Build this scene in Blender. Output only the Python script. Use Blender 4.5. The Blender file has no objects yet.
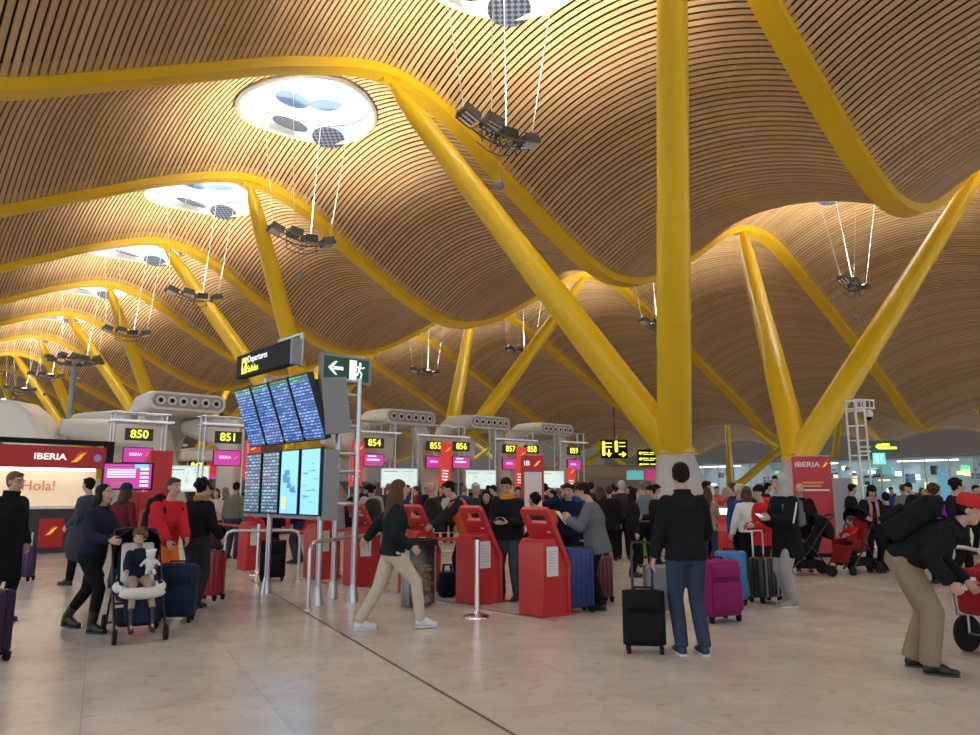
import bpy, bmesh, math, random
from mathutils import Vector, Matrix, Euler
random.seed(7)
PI = math.pi
C = bpy.context.scene.collection
CAMZ, F, PITCH = 1.5, 737.0, math.radians(9.67)

# ---------------------------------------------------------------- view geometry (where things stand in the hall)
def ray(px, py):
    a = (px - 490) / F; b = (367.5 - py) / F
    return Vector((a, math.cos(PITCH) - b * math.sin(PITCH), math.sin(PITCH) + b * math.cos(PITCH)))
def G(px, py, z=0.0):
    d = ray(px, py); k = (z - CAMZ) / d.z
    return Vector((d.x * k, d.y * k, z))
def PD(px, py, Y):
    d = ray(px, py); k = Y / d.y
    return Vector((d.x * k, Y, CAMZ + d.z * k))
def proj(p):
    dx, dy, dz = p[0], p[1], p[2] - CAMZ
    dep = dy * math.cos(PITCH) + dz * math.sin(PITCH); up = -dy * math.sin(PITCH) + dz * math.cos(PITCH)
    return 490 + F * dx / dep, 367.5 - F * up / dep
ROW = math.radians(41.5)
CU, SU = math.cos(ROW), math.sin(ROW)
def ST(s, t, z=0.0):
    return Vector((s * CU - t * SU, s * SU + t * CU, z))

# ---------------------------------------------------------------- materials
MATS = {}
def mat(name, col, rough=0.6, metal=0.0, emit=None, es=0.0, noise=0.0, nscale=8.0, bump=0.0, trans=0.0, alpha=1.0, coat=0.0, weave=False):
    if name in MATS: return MATS[name]
    m = bpy.data.materials.new(name); m.use_nodes = True
    nt = m.node_tree; b = nt.nodes['Principled BSDF']
    b.inputs['Base Color'].default_value = (*col, 1); b.inputs['Roughness'].default_value = rough
    b.inputs['Metallic'].default_value = metal; b.inputs['Transmission Weight'].default_value = trans
    b.inputs['Coat Weight'].default_value = coat
    if emit: b.inputs['Emission Color'].default_value = (*emit, 1); b.inputs['Emission Strength'].default_value = es
    if noise or bump:
        tc = nt.nodes.new('ShaderNodeTexCoord'); n = nt.nodes.new('ShaderNodeTexNoise'); n.inputs['Scale'].default_value = nscale
        n.inputs['Detail'].default_value = 3
        nt.links.new(tc.outputs['Object'], n.inputs['Vector'])
        if noise:
            r = nt.nodes.new('ShaderNodeMapRange'); r.inputs['To Min'].default_value = 1 - noise; r.inputs['To Max'].default_value = 1 + noise
            nt.links.new(n.outputs['Fac'], r.inputs['Value'])
            h = nt.nodes.new('ShaderNodeHueSaturation'); h.inputs['Color'].default_value = (*col, 1)
            nt.links.new(r.outputs['Result'], h.inputs['Value']); nt.links.new(h.outputs['Color'], b.inputs['Base Color'])
        if bump:
            bp = nt.nodes.new('ShaderNodeBump'); bp.inputs['Strength'].default_value = bump; bp.inputs['Distance'].default_value = 0.02
            nt.links.new(n.outputs['Fac'], bp.inputs['Height']); nt.links.new(bp.outputs['Normal'], b.inputs['Normal'])
    MATS[name] = m
    return m

# ---------------------------------------------------------------- mesh collector
class MB:
    def __init__(s): s.v = []; s.f = []; s.m = []; s.mat = 0
    def add(s, vs, fs, M=None):
        n = len(s.v)
        s.v += [tuple(M @ Vector(v)) if M else tuple(v) for v in vs]
        s.f += [tuple(i + n for i in f) for f in fs]; s.m += [s.mat] * len(fs)
        return s
    def box(s, c, d, rot=None, M=None):
        x, y, z = d[0] / 2, d[1] / 2, d[2] / 2
        vs = [(-x,-y,-z),(x,-y,-z),(x,y,-z),(-x,y,-z),(-x,-y,z),(x,-y,z),(x,y,z),(-x,y,z)]
        T = Matrix.Translation(c)
        if rot is not None: T = T @ Euler(rot).to_matrix().to_4x4()
        if M is not None: T = M @ T
        return s.add(vs, [(0,3,2,1),(4,5,6,7),(0,1,5,4),(1,2,6,5),(2,3,7,6),(3,0,4,7)], T)
    def rbox(s, c, d, r=0.03, rot=None, seg=3):           # box with rounded vertical (local z) edges and softened ends
        x, y, z = d[0] / 2, d[1] / 2, d[2] / 2; r = min(r, x * .98, y * .98)
        def ring(k, zz):
            out = []
            for cx, cy, a0 in ((x-r, y-r, 0), (-x+r, y-r, 90), (-x+r, -y+r, 180), (x-r, -y+r, 270)):
                for i in range(seg + 1):
                    a = math.radians(a0 + 90 * i / seg); out.append((cx + (r - k) * math.cos(a), cy + (r - k) * math.sin(a), zz))
            return out
        e = min(r, z * .9) * .55
        rings = [ring(e, -z), ring(e * .3, -z + e * .3), ring(0, -z + e), ring(0, z - e), ring(e * .3, z - e * .3), ring(e, z)]
        n = len(rings[0]); vs = sum(rings, []); fs = [tuple(range(n))[::-1], tuple(range(5*n, 6*n))]
        for k in range(5):
            for i in range(n): j = (i + 1) % n; fs.append((k*n+i, k*n+j, (k+1)*n+j, (k+1)*n+i))
        T = Matrix.Translation(c)
        if rot is not None: T = T @ Euler(rot).to_matrix().to_4x4()
        return s.add(vs, fs, T)
    def tube(s, pts, r, seg=8, cap=True, rs=None, closed=False):
        pts = [Vector(p) for p in pts]; n = len(pts); rings = []; up = None
        for i, p in enumerate(pts):
            if closed: d = (pts[(i+1) % n] - pts[i-1]).normalized()
            elif i == 0: d = (pts[1] - p).normalized()
            elif i == n - 1: d = (p - pts[-2]).normalized()
            else: d = ((pts[i+1] - p).normalized() + (p - pts[i-1]).normalized()).normalized()
            if up is None: up = Vector((0,0,1)) if abs(d.z) < .95 else Vector((1,0,0))
            a = d.cross(up).normalized(); up = a.cross(d).normalized()
            rr = rs[i] if rs else r
            rings.append([p + a * rr * math.cos(2*PI*k/seg) + up * rr * math.sin(2*PI*k/seg) for k in range(seg)])
        fs = []
        for i in range(n if closed else n - 1):
            o, q = i * seg, ((i + 1) % n) * seg
            for k in range(seg): j = (k + 1) % seg; fs.append((o+k, o+j, q+j, q+k))
        if cap and not closed: fs += [tuple(range(seg))[::-1], tuple(range((n-1)*seg, n*seg))]
        return s.add(sum(rings, []), fs)
    def cyl(s, p0, p1, r, r1=None, seg=16): return s.tube([p0, p1], r, seg, True, [r, r if r1 is None else r1])
    def lathe(s, prof, seg=20, M=None):                    # prof = [(r, z)]
        vs = [(r*math.cos(2*PI*k/seg), r*math.sin(2*PI*k/seg), z) for r, z in prof for k in range(seg)]
        fs = [(i*seg+k, i*seg+(k+1)%seg, (i+1)*seg+(k+1)%seg, (i+1)*seg+k) for i in range(len(prof)-1) for k in range(seg)]
        fs += [tuple(range(seg))[::-1], tuple(range((len(prof)-1)*seg, len(prof)*seg))]
        return s.add(vs, fs, M)
    def ball(s, c, r, seg=12, rings=8, M=None):
        if not hasattr(r, '__len__'): r = (r, r, r)
        vs = [(0,0,-1)] + [(math.sin(PI*i/rings)*math.cos(2*PI*k/seg), math.sin(PI*i/rings)*math.sin(2*PI*k/seg), -math.cos(PI*i/rings)) for i in range(1, rings) for k in range(seg)] + [(0,0,1)]
        fs = [(0, 1+(k+1)%seg, 1+k) for k in range(seg)]
        for i in range(rings-2):
            for k in range(seg): fs.append((1+i*seg+k, 1+i*seg+(k+1)%seg, 1+(i+1)*seg+(k+1)%seg, 1+(i+1)*seg+k))
        o = 1+(rings-2)*seg; fs += [(o+k, o+(k+1)%seg, len(vs)-1) for k in range(seg)]
        T = Matrix.Translation(c) @ (M if M else Matrix.Identity(4)) @ Matrix.Diagonal((*r, 1))
        return s.add(vs, fs, T)
    def prism(s, poly, w, M=None):                         # poly in local (y, z), extruded along x by +-w/2
        n = len(poly); vs = [(-w/2, y, z) for y, z in poly] + [(w/2, y, z) for y, z in poly]
        fs = [tuple(range(n))[::-1], tuple(range(n, 2*n))] + [(i, (i+1) % n, n+(i+1) % n, n+i) for i in range(n)]
        return s.add(vs, fs, M)
    def mesh(s, name, mats, smooth=None):
        me = bpy.data.meshes.new(name); me.from_pydata(s.v, [], s.f); 
        for m in (mats if isinstance(mats, (list, tuple)) else [mats]): me.materials.append(m)
        me.polygons.foreach_set('material_index', s.m)
        bm = bmesh.new(); bm.from_mesh(me); bmesh.ops.recalc_face_normals(bm, faces=bm.faces); bm.to_mesh(me); bm.free()
        if smooth:
            me.polygons.foreach_set('use_smooth', [True] * len(me.polygons)); me.set_sharp_from_angle(angle=math.radians(smooth))
        me.update(); return me
    def build(s, name, mats, parent=None, smooth=35, bevel=0, loc=None, rot=None):
        o = bpy.data.objects.new(name, s.mesh(name, mats, smooth)); C.objects.link(o)
        if parent: o.parent = parent
        if loc is not None: o.location = loc
        if rot is not None: o.rotation_euler = rot
        if bevel:
            b = o.modifiers.new('bevel', 'BEVEL'); b.width = bevel; b.segments = 2; b.limit_method = 'ANGLE'; b.angle_limit = math.radians(40)
        return o
def tag(o, label=None, cat=None, group=None, kind=None):
    if label: o['label'] = label
    if cat: o['category'] = cat
    if group: o['group'] = group
    if kind: o['kind'] = kind
    return o
def thing(name, label, cat, loc=(0,0,0), rz=0.0, group=None):
    o = bpy.data.objects.new(name, None); C.objects.link(o); o.location = loc; o.rotation_euler = (0,0,rz); o.empty_display_size = .1
    return tag(o, label, cat, group)
def struct(mb, name, mats, parent=None, **k):
    o = mb.build(name, mats, parent, **k); o['kind'] = 'structure'; return o
WORK = bpy.data.scenes.new('workbench')
def baked(o):                              # mesh of a temporary object with its modifiers applied
    WORK.collection.objects.link(o)
    with bpy.context.temp_override(scene=WORK, view_layer=WORK.view_layers[0]):
        dg = bpy.context.evaluated_depsgraph_get(); dg.update(); me = bpy.data.meshes.new_from_object(o.evaluated_get(dg))
    bpy.data.objects.remove(o); return me
KIDS = {}
def dup(root, loc=None, rz=None, label=None, group=None, scale=None):
    kids = {}
    if root.name not in KIDS:
        for o in C.objects:
            if o.parent: kids.setdefault(o.parent.name, []).append(o)
        KIDS[root.name] = kids
    kids = KIDS[root.name]
    def cp(o, par):
        c = o.copy(); C.objects.link(c); c.parent = par
        for ch in kids.get(o.name, []): cp(ch, c)
        return c
    r = cp(root, None)
    if loc is not None: r.location = loc
    if rz is not None: r.rotation_euler = (0, 0, rz)
    if scale: r.scale = (scale,)*3 if not hasattr(scale, '__len__') else scale
    if label: r['label'] = label
    if group: r['group'] = group
    return r
def text(body, size, m, parent, loc, rot, name='lettering', depth=0.002, align='CENTER', bold=0.0, xs=1.0, shear=0.0):
    cu = bpy.data.curves.new(name, 'FONT'); cu.body = body; cu.size = size; cu.extrude = depth; cu.align_x = align; cu.align_y = 'CENTER'; cu.offset = bold; cu.shear = shear
    cu.resolution_u = 3
    me = baked(bpy.data.objects.new(name, cu)); me.name = name; bpy.data.curves.remove(cu)
    me.materials.clear(); me.materials.append(m)
    o = bpy.data.objects.new(name, me); C.objects.link(o); o.parent = parent; o.location = loc; o.rotation_euler = rot; o.scale = (xs, 1, 1)
    return o
FACE = (PI/2, 0, 0)      # text standing up, read from -Y

# ---------------------------------------------------------------- camera, world, view
cam = bpy.data.cameras.new('camera'); co = bpy.data.objects.new('camera', cam); C.objects.link(co)
cam.sensor_width = 36; cam.lens = F / 980 * 36; co.location = (0, 0, CAMZ); co.rotation_euler = (PI/2 + PITCH, 0, 0); cam.clip_end = 600
sc = bpy.context.scene; sc.camera = co
sc.view_settings.view_transform = 'Standard'; sc.view_settings.look = 'None'; sc.view_settings.gamma = 1; sc.view_settings.exposure = 0.74
sc.view_settings.use_curve_mapping = False
# ---------------------------------------------------------------- the hall: floor, wavy slatted ceiling, beams, skylights
D = 9.0; T0 = 6.5                       # bay width, one beam's t
KEYS = [(-16,8.6),(-12.5,11.2),(-8,12.5),(-4.5,10.6),(-1.6,8.75),(0,8.5),(1.6,8.9),(3.2,9.68),(5.1,10.65),(7.5,11.82),(10,12.58),(12.2,12.08),(14.1,10.95),(16.4,9.72),
 (18.1,8.98),(19.6,8.72),(21.5,9.12),(24.1,10.5),(27,12.25),(29,12.78),(31,12.6),(33.3,11.68),(38.5,9.3),(43,7.1),(46,5.5),(48,5.15),(52,6.9),(57,8.3),(62,7.0),(67,4.9),(70,4.7),(76,6.5),(86,6.5)]
def prof(s):                            # height of the beams along the wave, smooth through the keys
    K = KEYS; i = 0
    while i < len(K) - 2 and s > K[i+1][0]: i += 1
    (a, za), (b, zb) = K[i], K[i+1]; h = b - a; u = (s - a) / h
    def sl(j):
        if j <= 0 or j >= len(K) - 1: return 0
        return (K[j+1][1] - K[j-1][1]) / (K[j+1][0] - K[j-1][0])
    m0, m1 = sl(i) * h, sl(i+1) * h
    return za*(2*u**3-3*u*u+1) + m0*(u**3-2*u*u+u) + zb*(3*u*u-2*u**3) + m1*(u**3-u*u)
LIFT = 1.3
def roofz(s, t):
    u = ((t - T0) / D) % 1.0
    return prof(s) + LIFT * (1 - (2*u - 1) ** 2)
SKY_S = (-8, 10.0, 28.0, 57.0); SKY_R = 2.15  # last row lies out of view, added to light the far hall
wood = bpy.data.materials.new('bamboo_slats'); wood.use_nodes = True
nt = wood.node_tree; b = nt.nodes['Principled BSDF']; b.inputs['Roughness'].default_value = .5
gi = nt.nodes.new('ShaderNodeNewGeometry'); cr = nt.nodes.new('ShaderNodeValToRGB')
cr.color_ramp.elements[0].color = (.52,.345,.175,1); cr.color_ramp.elements[1].color = (.65,.46,.26,1)
nt.links.new(gi.outputs['Random Per Island'], cr.inputs['Fac']); nt.links.new(cr.outputs['Color'], b.inputs['Base Color'])
dark = mat('roof_void_shade', (.035,.026,.018), .95)  # colour stands for the shade seen through the slat gaps
yel = mat('yellow_steel', (.80,.53,.010), .34, noise=.04, nscale=.6)
white = mat('white_paint', (.8,.8,.8), .5)
concrete = mat('pale_concrete', (.50,.485,.46), .7, noise=.08, nscale=3)
steel = mat('brushed_steel', (.55,.56,.58), .32, .9)
dsteel = mat('dark_steel', (.12,.12,.13), .45, .6)
graym = mat('grey_metal_sheet', (.27,.29,.31), .5, .3); lampg = mat('lamp_housing', (.09,.095,.10), .45, .5)
glow = mat('skylight_glazing', (.9,.95,1), .3, emit=(.86,.93,1.0), es=5.0)  # glazing emits by itself in place of daylight passing through
PITCH_S = .165; W_S = .112
def slat_list(s0, s1):                  # slat centres equally spaced along the wave's arc
    out = []; s = s0
    while s < s1:
        out.append(s); g = (prof(s + .05) - prof(s - .05)) / .1; s += PITCH_S / math.sqrt(1 + g*g)
    return out
SL = slat_list(-9.5, 84)
def in_view_s(t):
    return -9.5, min(84, 66 if t < 60 else 50)
def slat_bay(k):
    t0 = T0 + D*k; lo, hi = in_view_s(t0); a = MB(); n = 20 if k < 4 else 12 if k < 8 else 8
    e = .2
    for s in SL:
        if s < lo or s > hi: continue
        if k < -1 and s > 34: continue
        g = (prof(s + .05) - prof(s - .05)) / .1; L = math.sqrt(1 + g*g); dx, dz = 1/L, g/L
        spans = [(t0 + e, t0 + D - e)]
        for sc_ in SKY_S:
            if abs(s - sc_) < SKY_R:
                h = math.sqrt(SKY_R**2 - (s - sc_)**2); spans = [(t0 + e, t0 + D/2 - h), (t0 + D/2 + h, t0 + D - e)]
        for ta, tb in spans:
            m = max(2, round(n * (tb - ta) / D)); vs = []; fs = []
            for i in range(m + 1):
                t = ta + (tb - ta) * i / m; z = roofz(s, t)
                for q, hh in ((-W_S/2, 0), (W_S/2, 0), (W_S/2, .035), (-W_S/2, .035)):
                    vs.append(ST(s + q*dx - hh*dz, t, z + q*dz + hh*dx))
                if i:
                    o, p = 4*(i-1), 4*i
                    fs += [(o, p, p+1, o+1), (o+1, p+1, p+2, o+2), (o+2, p+2, p+3, o+3), (o+3, p+3, p, o)]
            a.add(vs, fs)
    me = bpy.data.meshes.new('ceiling'); me.from_pydata([tuple(v) for v in a.v], [], a.f); me.materials.append(wood)
    o = bpy.data.objects.new('ceiling', me); C.objects.link(o); o['kind'] = 'structure'; o['label'] = 'wavy ceiling bay of curved bamboo slats'
    # dark sheet painted as the shade of the void above the slats, open over the skylight
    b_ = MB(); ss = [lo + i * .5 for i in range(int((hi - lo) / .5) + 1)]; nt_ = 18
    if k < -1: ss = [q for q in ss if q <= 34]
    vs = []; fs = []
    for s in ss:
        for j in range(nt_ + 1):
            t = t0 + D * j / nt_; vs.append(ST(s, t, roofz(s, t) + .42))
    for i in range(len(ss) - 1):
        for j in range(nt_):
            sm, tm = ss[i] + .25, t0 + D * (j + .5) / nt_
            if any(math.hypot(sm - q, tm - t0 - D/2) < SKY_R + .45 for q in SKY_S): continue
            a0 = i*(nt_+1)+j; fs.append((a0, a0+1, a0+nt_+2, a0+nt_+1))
    b_.add(vs, fs); v = b_.build('ceiling_void_shade', dark, o, smooth=60); v['kind'] = 'structure'
BAYS = range(-3, 12)
for k in BAYS: slat_bay(k)
def beam(k):
    t = T0 + D*k; lo, hi = in_view_s(t); hi = 30 if k < -1 else hi; a = MB(); ss = [lo + i*.45 for i in range(int((hi - lo)/.45) + 1)]
    vs = []; fs = []
    for s in ss:
        g = (prof(s+.05) - prof(s-.05)) / .1; L = math.sqrt(1+g*g); z = prof(s)
        for w, h in ((-.26, -.10), (.26, -.10), (.26, .40), (-.26, .40)): vs.append(ST(s - h*g/L, t + w, z + h/L))
    for i in range(len(ss)-1):
        o = 4*i
        for q in range(4): fs.append((o+q, o+(q+1)%4, o+4+(q+1)%4, o+4+q))
    a.add(vs, fs + [(3,2,1,0), (4*len(ss)-4, 4*len(ss)-3, 4*len(ss)-2, 4*len(ss)-1)])
    struct(a, 'trim_%d' % (k + 4), yel, smooth=30)['label'] = 'curved yellow roof beam between ceiling bays'
for k in range(-3, 13): beam(k)

# skylights: ring, flared white shaft, glazing, three perforated reflector discs
meshm = bpy.data.materials.new('perforated_disc'); meshm.use_nodes = True
nt = meshm.node_tree; b = nt.nodes['Principled BSDF']; ck = nt.nodes.new('ShaderNodeTexChecker'); ck.inputs['Scale'].default_value = 9
ck.inputs['Color1'].default_value = (.015,.02,.035,1); ck.inputs['Color2'].default_value = (.10,.14,.22,1)
tc = nt.nodes.new('ShaderNodeTexCoord'); nt.links.new(tc.outputs['Object'], ck.inputs['Vector']); nt.links.new(ck.outputs['Color'], b.inputs['Base Color'])
discm = mat('translucent_disc', (.17,.27,.45), .5)
wn = 0
def skylight(s, t):
    global wn; wn += 1
    c = ST(s, t, roofz(s, t))
    root = thing('window_%d' % wn, None, None, c, ROW); root['kind'] = 'structure'; root['label'] = 'large round skylight in the slatted ceiling'
    def rz(r, k, n):
        a = 2*PI*k/n; return roofz(s + r*math.cos(a), t + r*math.sin(a)) - c.z
    n = 48; a = MB(); vs = []; fs = []
    prof_ = [(SKY_R-.16, -.16), (SKY_R-.05, -.18), (SKY_R+.03, -.10), (SKY_R+.03, .35), (SKY_R-.16, .35)]
    for k in range(n):
        for r, h in prof_: vs.append((r*math.cos(2*PI*k/n), r*math.sin(2*PI*k/n), rz(r, k, n) + h))
    m = len(prof_)
    for k in range(n):
        for j in range(m): fs.append((k*m+j, ((k+1)%n)*m+j, ((k+1)%n)*m+(j+1)%m, k*m+(j+1)%m))
    a.add(vs, fs); a.build('rim', mat('rim_metal', (.55,.58,.62), .3, .5), root)['kind'] = 'structure'
    a = MB(); vs = []; fs = []
    for k in range(n):
        ca, sa = math.cos(2*PI*k/n), math.sin(2*PI*k/n)
        vs += [((SKY_R-.06)*ca, (SKY_R-.06)*sa, rz(SKY_R, k, n) + .1), ((SKY_R-.25)*ca, (SKY_R-.25)*sa, 1.6)]
    for k in range(n): j = (k+1) % n; fs.append((2*k, 2*j, 2*j+1, 2*k+1))
    o_ = len(vs)
    for k in range(n):
        for r in (SKY_R - .12, SKY_R + 1.1): vs.append((r*math.cos(2*PI*k/n), r*math.sin(2*PI*k/n), rz(r, k, n) + .45))
    a.add(vs, fs); cl_ = MB(); cl_.add(vs[o_:], [(2*k, 2*((k+1)%n), 2*((k+1)%n)+1, 2*k+1) for k in range(n)]); cl_.build('collar_sheet', dark, root)['kind'] = 'structure'  # dark collar continues the painted void shade round the skylight
    a.build('shaft', white, root)['kind'] = 'structure'
    a = MB(); a.lathe([(SKY_R-.2, 1.6), (SKY_R-.2, 1.65)], 48); a.build('glazing', glow, root)['kind'] = 'structure'
    for (x, y, z, r, tx, ty, mm) in ((.0,1.12,.40,.56,.12,.1,discm), (1.0,.72,.40,.54,.1,-.15,discm), (.12,1.45,-.30,.58,.25,.1,meshm), (1.36,1.12,-.50,.54,-.15,.15,meshm)):
        a = MB(); a.lathe([(r, -.015), (r, .015)], 32)
        for q in range(3): ang = 2*PI*q/3; a.cyl((r*.8*math.cos(ang), r*.8*math.sin(ang), 0), (r*.8*math.cos(ang), r*.8*math.sin(ang), 1.6-z), .008, seg=5)
        a.build('reflector_disc', mm, root, loc=(x, y, z), rot=(tx, ty, 0))['kind'] = 'structure'
for k in range(-2, 12):
    for s in SKY_S:
        if (s < 0 and k > 4) or (s > 50 and not -1 <= k <= 6): continue
        skylight(s, T0 + D*(k + .5))

# hanging uplight rings
def make_lamp():
    t = thing('hanging_floodlight', 'x', 'hanging light', (0,0,0))
    fr = MB()
    for q, yy in ((0,-.22), (0,.22)):
        fr.tube([(-1.15 + 2.3*i/12, yy, -.28*math.sin(PI*i/12)) for i in range(13)], .025, 6)
    for i in range(1, 12): x = -1.15 + 2.3*i/12; z = -.28*math.sin(PI*i/12); fr.cyl((x,-.22,z), (x,.22,z), .016, seg=5)
    for yy in (-.22, .22): fr.tube([(-.6,yy,-.45), (-.2,yy,-.58), (.2,yy,-.58), (.6,yy,-.45)], .016, 5)
    for x in (-.6, 0, .6): fr.cyl((x, 0, -.25), (x, 0, -.52), .02, seg=5)
    fr.build('frame', dsteel, t)
    for x, y, rr in ((-1.05,0,.3), (-.35,-.1,.1), (.35,.1,-.1), (1.05,0,-.3)):
        h = MB(); h.rbox((0,0,0), (.46,.36,.22), .05); h.box((0,.2,-.02), (.5,.03,.28)); h.box((0,-.2,-.02), (.5,.03,.28))
        hd = h.build('lamp_head', lampg, t, loc=(x, y, .05), rot=(.15*(1 if y > 0 else -1), rr, 0))
        tb = MB()
        for q in (-.14, 0, .14): tb.cyl((-.2, q, -.13), (.2, q, -.13), .048, seg=10)
        tb.build('reflector_tube', mat('chrome', (.8,.82,.85), .12, 1.0), hd)
        g = MB(); g.box((0,0,.115), (.36,.28,.012)); g.build('lamp_glass', mat('lamp_glass', (.9,.9,.85), .2, emit=(1,.86,.62), es=14), hd)
    cb = MB()
    for x, y, X, Y in ((-1.1,.1,-1.75,1.3), (-.45,-.2,-1.5,-1.4), (.45,.2,1.5,1.4), (1.1,-.1,1.75,-1.3)):
        cb.cyl((x, y, .12), (X*.8, Y*.8, 5.9), .014, seg=5)
    cb.build('cable', mat('white_cable', (.6,.6,.6), .5), t)
    bl = MB(); bl.ball((0,0,-1.55), .13); bl.cyl((-.08,.0,-.5), (-.03,0,-1.5), .008, seg=5); bl.cyl((.08,0,-.5), (.03,0,-1.5), .008, seg=5)
    bl.build('counterweight_ball', graym, t)
    return t
lamp0 = make_lamp(); first = True
ORD = ['nearest', 'second', 'third', 'fourth', 'fifth', 'sixth', 'seventh', 'eighth', 'ninth', 'tenth', 'eleventh', 'twelfth']
for s, row in ((10.0, 'left row of skylights'), (28.0, 'far right row of skylights')):
    for k in range(-1, 11 if s < 20 else 9):
        c = ST(s, T0 + D*(k+.5), 9.25)
        o = lamp0 if first else dup(lamp0)
        first = False
        o.scale = (.82,.82,.9 if False else .82); o.location = c; o.rotation_euler = (0, 0, ROW + .12*math.sin(3.1*k))
        o['label'] = 'grey floodlight cluster hanging on cables, %s along the %s' % (ORD[k+1], row); o['group'] = 'hanging floodlight clusters under the skylights'
        if k <= 6:
            l = bpy.data.lights.new('floodlight_beam', 'SPOT'); l.energy = 1450; l.color = (1.0,.86,.66); l.spot_size = math.radians(150); l.spot_blend = .8; l.shadow_soft_size = .5
            lo_ = bpy.data.objects.new('floodlight_beam', l); C.objects.link(lo_); lo_.location = c + Vector((0,0,.35)); lo_.rotation_euler = (PI, 0, 0)

# yellow columns on concrete feet
def column(s, t, foot, tops, zt, label, rb=.42, grp=True):
    c = ST(s, t); root = thing('roof_column', label, 'column', c, 0, 'forked yellow roof columns')
    a = MB(); vs = []; n = 32
    lv = [(0, foot, 1.35, .95), (.5, foot*.85, 1.2, .85), (1.2, foot*.55, .9, .72), (1.9, foot*.22, .6, .58), (zt, 0, .46, .46)]
    for z, off, rs_, rt in lv:
        for k in range(n):
            p = ST(s + off + rs_*math.cos(2*PI*k/n), t + rt*math.sin(2*PI*k/n)) - c; vs.append((p.x, p.y, z))
    fs = [tuple(range(n))[::-1], tuple(range(4*n, 5*n))]
    for i in range(4):
        for k in range(n): j = (k+1) % n; fs.append((i*n+k, i*n+j, (i+1)*n+j, (i+1)*n+k))
    a.add(vs, fs); a.build('concrete_base', concrete, root)
    a = MB(); a.lathe([(.44, zt-.02), (.50, zt), (.50, zt+.10), (.43, zt+.12)], 32)
    for k in range(18): a.cyl((.465*math.cos(2*PI*k/18), .465*math.sin(2*PI*k/18), zt+.08), (.465*math.cos(2*PI*k/18), .465*math.sin(2*PI*k/18), zt+.15), .022, seg=6)
    a.build('base_flange', yel, root)
    for (S, T, dz) in tops:
        p = ST(S, T, prof(S) - .12 + dz) - c; a = MB(); b0 = Vector((0,0,zt+.02))
        us = [0,.06,.3,.5,.502,.7,.88,.95,.985,1]; rr = [rb,rb,rb*.93,rb*.85,rb*.83,rb*.76,rb*.66,rb*.52,.12,.10]
        a.tube([b0.lerp(p, u) for u in us], 0, 24, True, rr)
        for u in (.30, .5): 
            q = b0.lerp(p, u); q2 = b0.lerp(p, u+.004); a.tube([q, q2], 0, 24, True, [rb*.93-(u-.3)*.2+.012]*2)
        a.build('arm', yel, root, smooth=50)
        a = MB(); a.box((0,0,0), (.5,.22,.22), M=Matrix.Translation(p) @ Matrix.Rotation(ROW, 4, 'Z')); a.build('beam_shoe', yel, root)
n_col = 0
for j in range(-1, 6):
    t = 11 + 18*j
    near = ['behind the camera', 'nearest', 'second nearest', 'third nearest', 'fourth', 'fifth', 'sixth'][j+1]
    column(16, t, .7, [(10.1, t-4.5, 0), (10.1, t+4.5, 0)], 2.5, 'yellow forked roof column on pale concrete base, %s of the left row' % near)
    column(22.6, t, -.7, [(28.2, t-4.5, 0), (28.2, t+4.5, 0)], 2.5, 'yellow forked roof column on pale concrete base, %s of the right row' % near)
for j in range(0, 4):
    t = 11 + 18*j
    column(49, t, .3, [(56.5, t-4.5, 0), (56.5, t+4.5, 0)], 1.6, 'yellow forked column in the far hall beyond the counters', rb=.3)
    column(65, t, .3, [(58, t-4.5, 0), (58, t+4.5, 0)], 1.6, 'yellow forked column at the far edge of the hall', rb=.3)

# floor
fl = bpy.data.materials.new('polished_stone_floor'); fl.use_nodes = True
nt = fl.node_tree; b = nt.nodes['Principled BSDF']; N = nt.nodes.new; Lk = nt.links.new
tc = N('ShaderNodeTexCoord'); mp = N('ShaderNodeMapping'); mp.inputs['Rotation'].default_value = (0,0,math.radians(-27.5)); Lk(tc.outputs['Object'], mp.inputs['Vector'])
bk = N('ShaderNodeTexBrick'); bk.offset = 0; bk.inputs['Scale'].default_value = 1; bk.inputs['Brick Width'].default_value = 1.2; bk.inputs['Row Height'].default_value = 1.2
bk.inputs['Mortar Size'].default_value = .005; bk.inputs['Mortar Smooth'].default_value = .3
bk.inputs['Color1'].default_value = (.53,.475,.42,1); bk.inputs['Color2'].default_value = (.59,.53,.475,1); bk.inputs['Mortar'].default_value = (.48,.41,.35,1)
Lk(mp.outputs['Vector'], bk.inputs['Vector'])
n1 = N('ShaderNodeTexNoise'); n1.inputs['Scale'].default_value = 1.6; n1.inputs['Detail'].default_value = 6; n1.inputs['Roughness'].default_value = .65; Lk(tc.outputs['Object'], n1.inputs['Vector'])
mr = N('ShaderNodeMapRange'); mr.inputs['From Min'].default_value = .3; mr.inputs['From Max'].default_value = .7; mr.inputs['To Min'].default_value = .88; mr.inputs['To Max'].default_value = 1.08; Lk(n1.outputs['Fac'], mr.inputs['Value'])
n2 = N('ShaderNodeTexNoise'); n2.inputs['Scale'].default_value = 7; n2.inputs['Detail'].default_value = 4; Lk(tc.outputs['Object'], n2.inputs['Vector'])
cr2 = N('ShaderNodeValToRGB'); cr2.color_ramp.elements[0].position = .56; cr2.color_ramp.elements[0].color = (1,1,1,1); cr2.color_ramp.elements[1].position = .74; cr2.color_ramp.elements[1].color = (.80,.74,.70,1); Lk(n2.outputs['Fac'], cr2.inputs['Fac'])
hs = N('ShaderNodeHueSaturation'); Lk(bk.outputs['Color'], hs.inputs['Color']); Lk(mr.outputs['Result'], hs.inputs['Value'])
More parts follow.
